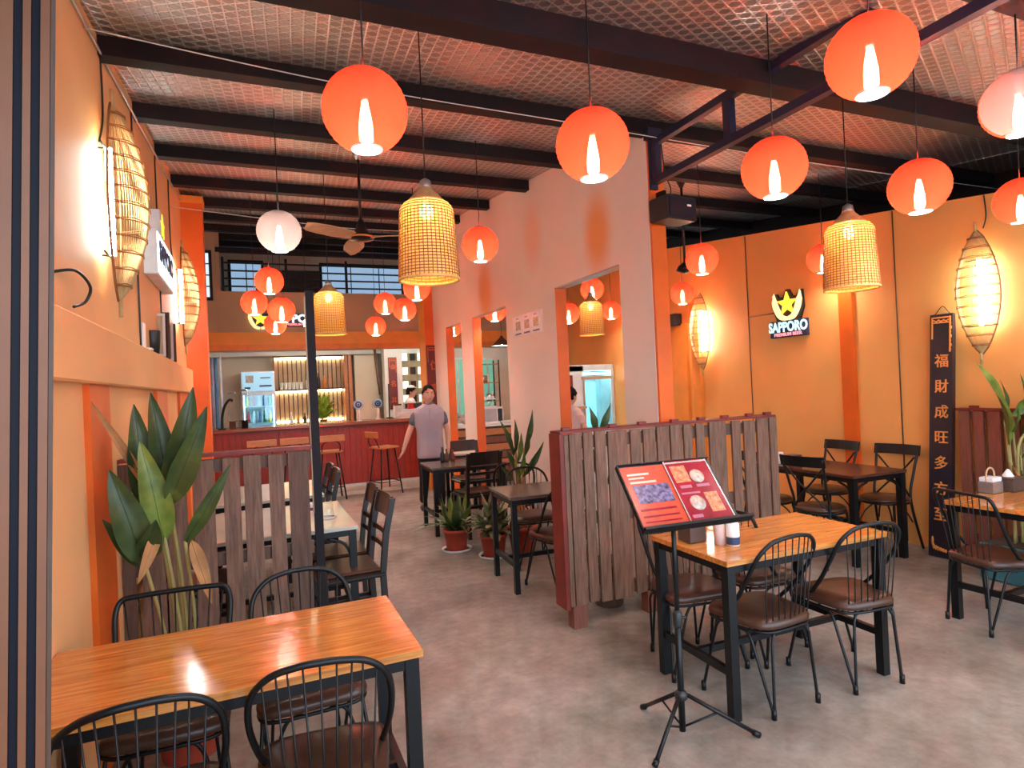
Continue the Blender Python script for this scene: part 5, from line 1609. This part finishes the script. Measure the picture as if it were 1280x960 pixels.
# ------------------------------------------------------------------ kitchen seen through the openings
kc = thing('kitchen_counter', 'kitchen serving counter clad with brown level slats behind the pink wall', 'counter', (0, 0, 0))
for k in range(6):
    MB().bb(2.90, 4.60, 9.58, 9.60, .16 + .13 * k, .265 + .13 * k, .002).build('slat', M['stool_wood' if k % 2 else 'pallet_red'], kc)
MB().bb(2.90, 4.60, 9.605, 10.2, .05, .95).build('carcass', M['dark_wood'], kc)
MB().bb(2.885, 4.64, 9.55, 10.25, .955, 1.0, .004).build('counter_top', M['white_plastic'], kc)
MB().bb(2.95, 4.55, 9.64, 10.18, 0, .049).build('plinth', M['dark_wood'], kc)
mw = thing('microwave', 'white microwave oven on the kitchen counter seen through the middle opening', 'microwave', (3.72, 9.86, 1.0005))
MB().bb(-.22, .22, -.16, .17, .0005, .27, .008).build('body', M['white_plastic'], mw)
MB().bb(-.20, .10, -.168, -.1605, .03, .24, .003).build('door', M['grey_metal'], mw)
MB().bb(.12, .20, -.168, -.1605, .03, .24, .003).build('control_panel', M['black_plastic'], mw)
rk = thing('dish_rack', 'white wire rack of dishes standing on the microwave', 'rack', (3.70, 9.86, 1.2725))
MB().bb(-.17, .17, -.12, .12, .0005, .012).bb(-.17, .17, -.12, .12, .13, .142).build('shelf', M['white_metal'], rk)
for sx in (-1, 1):
    for sy in (-1, 1):
        MB().tube([(sx * .165, sy * .115, .005), (sx * .165, sy * .115, .26)], .005, 5).build('post', M['white_metal'], rk)
for k in range(4):
    tag(MB().lathe([(.02, 0), (.034, .02), (.037, .035)], 12, (3.58 + .08 * k, 9.86, 1.2725 + .1428)).build('bowl', M['white_plastic']), '%s small white bowl on the wire dish rack in the kitchen' % ['leftmost', 'second', 'third', 'rightmost'][k], 'bowl', 'bowls on the dish rack')
tg = thing('paper_sheet', 'pale blue sheet hanging at the right side of the middle opening', 'sheet', (4.40, 9.75, 1.0005))
MB().bb(-.14, .14, .0, .01, 0.0005, .40, .002).build('sheet', pm('pale_blue_plastic', (.55, .68, .78), .5), tg)
kl2 = tag(MB().tube([(4.32, 9.70, 1.0), (4.32, 9.72, 1.55)], [.02, .035], 8).build('umbrella', pm('pink_umbrella_cloth', (.6, .12, .2), .6)), 'folded pink umbrella standing by the kitchen sheet', 'umbrella')
fb = thing('flower_pot', 'small dark leafed plant on the kitchen counter seen through the narrow opening', 'plant', (3.10, 9.80, 1.0005))
pot(fb, .06, .10, 'tin')
for k in range(12):
    a = k * 2.4
    leaf_mesh((.01 * math.cos(a), .01 * math.sin(a), .09), (.12 * math.cos(a), .12 * math.sin(a), .14 + .03 * (k % 5)), .022, -.1, (-math.sin(a), math.cos(a), 0), .1, 5).build('leaf', M['leaf'], fb)
tag(MB().sphere((3.28, 9.80, 1.06), (.06, .06, .058), 12, 8).build('melon', M['pink_cloth']), 'pale pink round fruit on the kitchen counter in the narrow opening', 'fruit')
# green tinted kitchen windows
def kwin(name, x0, x1, z0, z1, y):
    w = struct(name, MB().bb(x0, x1, y - .02, y, z0, z0 + .04).bb(x0, x1, y - .02, y, z1 - .04, z1).bb(x0, x0 + .04, y - .02, y, z0 + .04, z1 - .04).bb(x1 - .04, x1, y - .02, y, z0 + .04, z1 - .04).bb((x0 + x1) / 2 - .02, (x0 + x1) / 2 + .02, y - .02, y, z0 + .04, z1 - .04), M['white_metal'])
    MB().bb(x0 + .04, (x0 + x1) / 2 - .02, y - .014, y - .008, z0 + .04, z1 - .04).build('pane', green_lit, w)
    MB().bb((x0 + x1) / 2 + .02, x1 - .04, y - .014, y - .008, z0 + .04, z1 - .04).build('pane', green_lit, w)
green_lit = emis('green_daylit_pane', (.22, .62, .46), .25, (.1, .3, .2))
kwin('window_4', 3.90, 4.50, 1.0, 2.30, 12.895)
kwin('window_5', 4.70, 5.10, 1.0, 2.28, 12.895)
ks = thing('kitchen_shelf', 'tall dark kitchen shelf with pots before the green window', 'shelf', (4.70, 12.5, 0))
for z in (.9, 1.3, 1.7, 2.1):
    MB().bb(-.26, .26, -.16, .16, z, z + .02).build('shelf_board', M['steel'], ks)
for sx in (-1, 1):
    for sy in (-1, 1):
        MB().bb(sx * .255 - .012, sx * .255 + .012, sy * .155 - .012, sy * .155 + .012, 0, 2.2).build('post', M['black_metal'], ks)
for k, (z, dx) in enumerate(((.921, -.1), (1.321, .08), (1.721, -.05), (.921, .12))):
    tag(MB().lathe([(.001, 0), (.085, 0), (.09, .15), (.085, .15)], 14, (4.70 + dx, 12.5, z)).build('cooking_pot', M['steel']), ['steel cooking pot low on the kitchen shelf, left', 'steel cooking pot on the second kitchen shelf', 'steel cooking pot high on the kitchen shelf', 'steel cooking pot low on the kitchen shelf, right'][k], 'pot', 'pots on the kitchen shelf')
# white cabin with blue lit panel in the right room
cab = thing('cold_cabin', 'white kitchen cabin with pale blue lit glass seen through the large opening', 'cabin', (0, 0, 0))
cabw = pm('pale_aqua_panel', (.62, .74, .74), .4)
MB().bb(4.40, 5.49, 8.62, 9.2, 0, .85).bb(4.40, 4.92, 8.62, 8.66, .85, 1.88).bb(4.40, 5.49, 8.62, 9.2, 1.80, 1.90).bb(5.44, 5.49, 8.62, 9.2, .85, 1.80).bb(4.92, 5.44, 9.15, 9.2, .85, 1.80).bb(4.40, 4.44, 8.66, 9.2, .85, 1.80).build('body', cabw, cab)
MB().bb(4.93, 5.43, 8.63, 8.64, .86, 1.79).build('glass', M['blue_glass'], cab)
MB().bb(4.92, 5.44, 9.13, 9.149, .86, 1.62).build('lit_panel', emis('aqua_lit_panel', (.42, .86, .95), .45), cab)
MB().bb(4.88, 5.44, 8.60, 8.619, 1.66, 1.71).bb(4.9, 4.93, 8.60, 8.619, .85, 1.66).build('frame', M['steel'], cab)
MB().bb(4.95, 5.40, 8.70, 8.73, 1.74, 1.77).build('tube_light', emis('cabin_tube', (.8, 1, 1), 9), cab)
MB().bb(4.62, 4.72, 8.61, 8.619, 1.55, 1.74).build('red_notice', M['red_paint'], cab)
MB().bb(4.70, 4.90, 8.5, 8.619, 1.20, 1.24).build('shelf', M['fan_wood'], cab)
# tube lamps lighting bar and kitchen
def tube_lamp(label, x0, x1, y, z):
    t = thing('tube_lamp', label, 'lamp', (0, 0, 0))
    MB().bb(x0, x1, y - .03, y + .03, z, z + .03).build('batten_rail', M['white_metal'], t)
    MB().tube([(x0 + .03, y, z - .02), (x1 - .03, y, z - .02)], .016, 8).build('tube', emis('batten_tube', (1, .97, .86), 24), t)
    MB().bb(x0, x0 + .03, y - .02, y + .02, z - .04, z).bb(x1 - .03, x1, y - .02, y + .02, z - .04, z).build('end_cap', M['white_plastic'], t)
tube_lamp('tube lamp under the mezzanine over the bar', .2, 1.6, 11.36, 2.468)
tube_lamp('tube lamp under the mezzanine over the right end of the bar', 2.0, 3.1, 11.36, 2.468)
tube_lamp('tube lamp under the mezzanine over the kitchen', 3.4, 4.6, 11.36, 2.468)
# blue striped panel at the far left behind the bar
bs = thing('blue_curtain', 'blue striped curtain hanging at the far left behind the bar', 'curtain', (-.72, 12.2, 0.0605))
for k in range(6):
    MB().lathe([(.035, .9), (.032, 1.5), (.034, 2.3)], 8, (-.16 + .06 * k, .01 * (k % 2), 0), True, True, True).build('fold', pm('blue_curtain_cloth', (.12, .30, .55) if k % 2 else (.40, .45, .62), .8), bs)
MB().tube([(-.24, 0, 2.31), (.22, 0, 2.31)], .012, 6).build('rod', M['steel'], bs)
MB().bb(-.26, -.23, -.02, .02, 0, 2.34).bb(.21, .24, -.02, .02, 0, 2.34).build('upright', M['steel'], bs)

# ------------------------------------------------------------------ people
def skin_eval(verts, edges, radii, root=0, sub=1):
    me = bpy.data.meshes.new('skin_tmp')
    me.from_pydata([tuple(v) for v in verts], edges, [])
    o = bpy.data.objects.new('skin_tmp', me)
    COL.objects.link(o)
    o.modifiers.new('skin', 'SKIN')
    layer = me.skin_vertices[0].data
    for i, r in enumerate(radii):
        layer[i].radius = (r, r) if not isinstance(r, tuple) else r
        layer[i].use_root = (i == root)
    s = o.modifiers.new('sub', 'SUBSURF'); s.levels = sub; s.render_levels = sub
    dg = bpy.context.evaluated_depsgraph_get()
    out = bpy.data.meshes.new_from_object(o.evaluated_get(dg))
    bpy.data.objects.remove(o)
    bpy.data.meshes.remove(me)
    return out
def join_meshes(ms, voxel=None, smooth=3):
    bm_ = bmesh.new()
    for m in ms:
        bm_.from_mesh(m)
    me = bpy.data.meshes.new('joined')
    bm_.to_mesh(me); bm_.free()
    if voxel:
        o = bpy.data.objects.new('tmp', me); COL.objects.link(o)
        r = o.modifiers.new('r', 'REMESH'); r.mode = 'VOXEL'; r.voxel_size = voxel; r.use_smooth_shade = True
        s = o.modifiers.new('s', 'SMOOTH'); s.factor = .5; s.iterations = smooth
        dg = bpy.context.evaluated_depsgraph_get()
        out = bpy.data.meshes.new_from_object(o.evaluated_get(dg))
        bpy.data.objects.remove(o)
        me = out
    for p in me.polygons: p.use_smooth = True
    return me
class Chain:
    def __init__(s): s.v = []; s.e = []; s.r = []
    def add(s, p, r, link_to=None):
        s.v.append(Vector(p)); s.r.append(r)
        if link_to is not None: s.e.append((link_to, len(s.v) - 1))
        return len(s.v) - 1
def head_mesh(c, k, turn):
    """head with brow, nose, mouth, chin; faces local +y then turned about z"""
    m = MB(); n, q = 26, 20
    m.sphere((0, 0, 0), 1.0, n, q)
    vs_ = []
    for (x, y, z) in m.v:
        X, Y, Z = x * .074, y * .094, z * .117
        if z < -.2:
            t = (-z - .2) / .8
            X *= 1 - .38 * t * t; Y = Y * (1 - .18 * t) + .012 * t
        if y > 0.3:
            fx, fz = X / .074, Z / .117
            Y += .020 * math.exp(-(fx / .17) ** 2 - ((fz + .12) / .22) ** 2)
            Y += .008 * math.exp(-(fx / .12) ** 2 - ((fz - .05) / .30) ** 2)
            Y -= .010 * (math.exp(-((fx - .42) / .22) ** 2 - ((fz - .06) / .13) ** 2) + math.exp(-((fx + .42) / .22) ** 2 - ((fz - .06) / .13) ** 2))
            Y += .006 * math.exp(-((fz - .22) / .10) ** 2) * (abs(fx) < .8)
            Y += .006 * math.exp(-(fx / .30) ** 2 - ((fz + .47) / .09) ** 2)
            Y += .007 * math.exp(-(fx / .35) ** 2 - ((fz + .82) / .16) ** 2)
        vs_.append((X, Y, Z))
    m.v = vs_
    for sx in (-1, 1):
        m.sphere((sx * .076, -.008, -.005), (.012, .022, .034), 10, 8)
    me = m.mesh('head')
    T = Matrix.Translation(c) @ Matrix.Rotation(turn, 4, 'Z') @ Matrix.Diagonal((k, k, k, 1))
    me.transform(T)
    return me, T
def loft(secs, k, n=24):
    m = MB(); vs_ = []; fs = []
    for (z, rx, ry) in secs:
        for i in range(n):
            a = 2 * PI * i / n
            vs_.append((rx * k * math.copysign(abs(math.cos(a)) ** .8, math.cos(a)), ry * k * math.copysign(abs(math.sin(a)) ** .8, math.sin(a)), z * k))
    for j in range(len(secs) - 1):
        for i in range(n):
            l = (i + 1) % n
            fs.append((j * n + i, j * n + l, (j + 1) * n + l, (j + 1) * n + i))
    fs.append(tuple(range(n - 1, -1, -1))); fs.append(tuple((len(secs) - 1) * n + i for i in range(n)))
    return m.add(vs_, fs).mesh('loft')
def person(label, loc, rz, height, arms, legs, cloth, sleeve=.55, trim=None, turn=0.0, trouser='trousers', cap=None, voxel=.008):
    """local frame: facing +y, x to the figure's right hand side is -x when seen from the front"""
    k = height / 1.70
    t = thing('person', label, 'person', loc, rz)
    S = lambda p: Vector(p) * k
    b = Chain()
    pel = b.add(S((0, 0, .95)), .100 * k)
    sp = b.add(S((0, .005, 1.10)), .095 * k, pel)
    ch = b.add(S((0, 0, 1.27)), .104 * k, sp)
    nb = b.add(S((0, -.005, 1.395)), .056 * k, ch)
    b.add(S((0, .012, 1.50)), .050 * k, nb)
    b.add(S((0, .018, 1.56)), .050 * k, len(b.v) - 1)
    hands = []
    for s, (elb, wri, hd) in zip((-1, 1), arms):
        sh = b.add(S((s * .160, -.005, 1.345)), .048 * k, nb)
        e = b.add(S(elb), .042 * k, sh)
        m_ = b.add((S(elb) * .6 + S(wri) * .4), .040 * k, e)
        w = b.add(S(wri), .027 * k, m_)
        d = (S(wri) - S(elb)).normalized()
        p_ = b.add(S(wri) + d * .045 * k, .030 * k, w)
        hands.append((S(wri), d, s, Vector(hd)))
    for s, (knee, ank, toe) in zip((-1, 1), legs):
        hip = b.add(S((s * .088, 0, .90)), .092 * k, pel)
        kn = b.add(S(knee), .056 * k, hip)
        cf = b.add(S(knee) * .65 + S(ank) * .35 + Vector((0, -.012, 0)), .052 * k, kn)
        an = b.add(S(ank), .038 * k, cf)
        b.add(S(toe), .034 * k, an)
    parts = [skin_eval(b.v, b.e, b.r, 0, 1)]
    for (w, d, s, sidev) in hands:
        side = (sidev - d * sidev.dot(d)).normalized()       # across the knuckles
        nrm = d.cross(side)
        c = Chain()
        r0_ = c.add(w + d * .02, .022 * k)
        for i, (off, ln) in enumerate(((-.030, .070), (-.010, .082), (.010, .078), (.029, .062))):
            p0 = c.add(w + d * .075 * k + side * off * k, .0105 * k, r0_)
            p1 = c.add(w + d * (.075 + ln * .5) * k + side * off * 1.12 * k + nrm * .010 * k, .0092 * k, p0)
            c.add(w + d * (.075 + ln * .92) * k + side * off * 1.1 * k + nrm * .030 * k, .0080 * k, p1)
        t0 = c.add(w + d * .035 * k - side * .032 * k, .0125 * k, r0_)
        t1 = c.add(w + d * .062 * k - side * .052 * k + nrm * .008 * k, .0105 * k, t0)
        c.add(w + d * .092 * k - side * .058 * k + nrm * .016 * k, .009 * k, t1)
        parts.append(skin_eval(c.v, c.e, c.r, 0, 1))
    hc = S((0, .030, 1.585))
    hm, T = head_mesh(hc, k, turn)
    parts.append(hm)
    body = join_meshes(parts, voxel, 2)
    body.materials.clear(); body.materials.append(M['skin'])
    link('body', body, t)
    # shirt and trousers: the same limbs, a little fuller, ending at hems
    lo = loft([(.76, .172, .128), (.80, .176, .132), (.95, .172, .126), (1.10, .168, .122), (1.25, .188, .130), (1.35, .196, .118), (1.405, .172, .098), (1.44, .110, .080), (1.465, .070, .064)], k)
    ms2 = [lo]
    for s, (elb, wri, hd) in zip((-1, 1), arms):
        c = Chain()
        sh_, el_ = S((s * .150, -.005, 1.365)), S(elb)
        a = c.add(sh_, .074 * k)
        a = c.add(sh_.lerp(el_, .35), .070 * k, a)
        a = c.add(sh_.lerp(el_, min(1, sleeve) * .9), .066 * k, a)
        ms2.append(skin_eval(c.v, c.e, c.r, 0, 1))
    sm_ = join_meshes(ms2, .010, 3)
    sm_.materials.clear(); sm_.materials.append(M[cloth])
    so = link('shirt', sm_, t)
    if trim:
        sm_.materials.append(M[trim])
        for p in sm_.polygons:
            if abs(p.center.x) > .192 * k and p.center.z > 1.0 * k: p.material_index = 1
        MB().tube([(.060 * k * math.cos(2 * PI * i / 18), .052 * k * math.sin(2 * PI * i / 18) + .008 * k, 1.468 * k - .018 * k * math.sin(2 * PI * i / 18)) for i in range(18)], .016 * k, 6, True).build('collar', M[trim], t)
        MB().bb(-.012 * k, .012 * k, .125 * k, .150 * k, 1.10 * k, 1.40 * k, .004).build('placket', M[cloth], t)
    ms2 = [loft([(.70, .150, .105), (.80, .166, .120), (.92, .168, .120), (1.02, .160, .114)], k)]
    for s, (knee, ank, toe) in zip((-1, 1), legs):
        c = Chain()
        h = c.add(S((s * .088, 0, .86)), .098 * k)
        kn = c.add(S(knee), .074 * k, h)
        c.add(S(knee).lerp(S(ank), .95), .058 * k, kn)
        ms2.append(skin_eval(c.v, c.e, c.r, 0, 1))
    tm = join_meshes(ms2, .010, 3)
    tm.materials.clear(); tm.materials.append(M[trouser])
    link('trousers', tm, t)
    for s, (knee, ank, toe) in zip((-1, 1), legs):
        a, q = S(ank), S(toe)
        d = (q - a); d.z = 0; d.normalize()
        m = MB().sphere((0, 0, 0), (.048 * k, .135 * k, .045 * k), 12, 8)
        mm = m.mesh('shoe'); ang = math.atan2(-d.x, d.y)
        mm.transform(Matrix.Translation((a.x + d.x * .06 * k, a.y + d.y * .06 * k, max(.043 * k, a.z - .035 * k))) @ Matrix.Rotation(ang, 4, 'Z'))
        mm.materials.append(M['black_plastic']); link('shoe', mm, t)
    # hair: a cap of strands over crown, back and sides with a ragged fringe
    h = MB(); n, q = 30, 12
    vs_ = []; fs = []
    rh = random.Random(2)
    for j in range(q + 1):
        for i in range(n):
            a = 2 * PI * i / n
            front = max(0.0, math.sin(a))
            low = -.42 + 1.0 * front ** .7
            z = 1 + (low - 1) * j / q + (rh.uniform(-.14, .10) if j == q else 0)
            z = max(-1, min(1, z))
            r = math.sqrt(max(0, 1 - z * z))
            fat = 1.10 + .06 * math.sin(i * 5 + j) * (.3 + .7 * j / q) + rh.uniform(-.02, .03)
            vs_.append((r * math.cos(a) * .076 * fat, r * math.sin(a) * .096 * fat - .004, z * .117 * 1.09 + .004))
    for j in range(q):
        for i in range(n):
            l = (i + 1) % n
            fs.append((j * n + i, j * n + l, (j + 1) * n + l, (j + 1) * n + i))
    hm2 = h.add(vs_, fs, True).mesh('hair'); hm2.transform(T); hm2.materials.append(M['hair'])
    link('hair', hm2, t)
    for s in (-1, 1):
        e = MB().sphere((s * .030, .078, .010), (.012, .009, .008), 10, 8).mesh('eye'); e.transform(T); e.materials.append(M['eye']); eo = link('eye', e, t)
        e2 = MB().sphere((s * .030, .0855, .010), (.006, .004, .006), 8, 6).mesh('iris'); e2.transform(T); e2.materials.append(M['iris']); link('iris', e2, eo)
        e3 = MB().tube([(s * .048, .080, .026), (s * .030, .089, .031), (s * .015, .091, .027)], .0035, 5).mesh('eyebrow'); e3.transform(T); e3.materials.append(M['hair']); link('eyebrow', e3, t)
    mth = MB().sphere((0, .097, -.052), (.022, .006, .007), 10, 6).mesh('mouth'); mth.transform(T); mth.materials.append(M['lips']); link('mouth', mth, t)
    if cap:
        cm = MB().lathe([(.072, .082), (.076, .09), (.070, .112), (.048, .130), (.001, .136)], 20).sphere((0, .075, .088), (.05, .045, .008), 14, 6).mesh('cap'); cm.transform(T); cm.materials.append(M[cap]); link('cap', cm, t)
    return t
# the waiter walks towards the camera: facing -y, so turned by about 180 degrees
person('man in a pale polo shirt with dark sleeves and collar walking from the bar', (2.07, 7.62, 0), R(172), 1.665,
       [((-.235, -.02, 1.12), (-.225, .07, .89), (0, 1, .2)), ((.25, -.04, 1.13), (.345, .03, .90), (0, 1, .1))],
       [((-.10, .10, .50), (-.11, .05, .09), (-.11, .19, .05)), ((.09, -.02, .50), (.10, -.22, .12), (.10, -.10, .05))], 'shirt', .92, 'shirt_dark', R(4), voxel=.0065)
person('man in a white shirt and pale cap standing behind the bar in profile', (2.82, 11.70, 0.061), R(-100), 1.64,
       [((-.25, .04, 1.12), (-.16, .26, 1.10), (0, 0, 1)), ((.25, .04, 1.12), (.16, .26, 1.10), (0, 0, 1))],
       [((-.09, .02, .50), (-.10, -.02, .08), (-.11, .12, .04)), ((.09, .02, .50), (.10, -.02, .08), (.11, .12, .04))], 'white_cloth', .7, None, R(-8), 'trousers', 'white_cloth', voxel=.009)
person('person in an olive shirt standing farther right behind the bar', (3.42, 12.3, 0.061), R(165), 1.64,
       [((-.24, .0, 1.12), (-.22, .14, .95), (0, 1, 0)), ((.24, .0, 1.12), (.22, .14, .95), (0, 1, 0))],
       [((-.09, .02, .50), (-.10, -.02, .08), (-.11, .12, .04)), ((.09, .02, .50), (.10, -.02, .08), (.11, .12, .04))], 'green_cloth', .7, None, 0, voxel=.009)
person('person in a pale pink top half hidden behind the orange opening edge', (3.50, 6.5, 0), R(-70), 1.56,
       [((-.24, .04, 1.12), (-.18, .24, 1.05), (0, 0, 1)), ((.24, .04, 1.12), (.18, .24, 1.05), (0, 0, 1))],
       [((-.09, .02, .50), (-.10, -.02, .08), (-.11, .12, .04)), ((.09, .02, .50), (.10, -.02, .08), (.11, .12, .04))], 'pink_cloth', .7, None, 0, voxel=.009)
# drop masters never placed
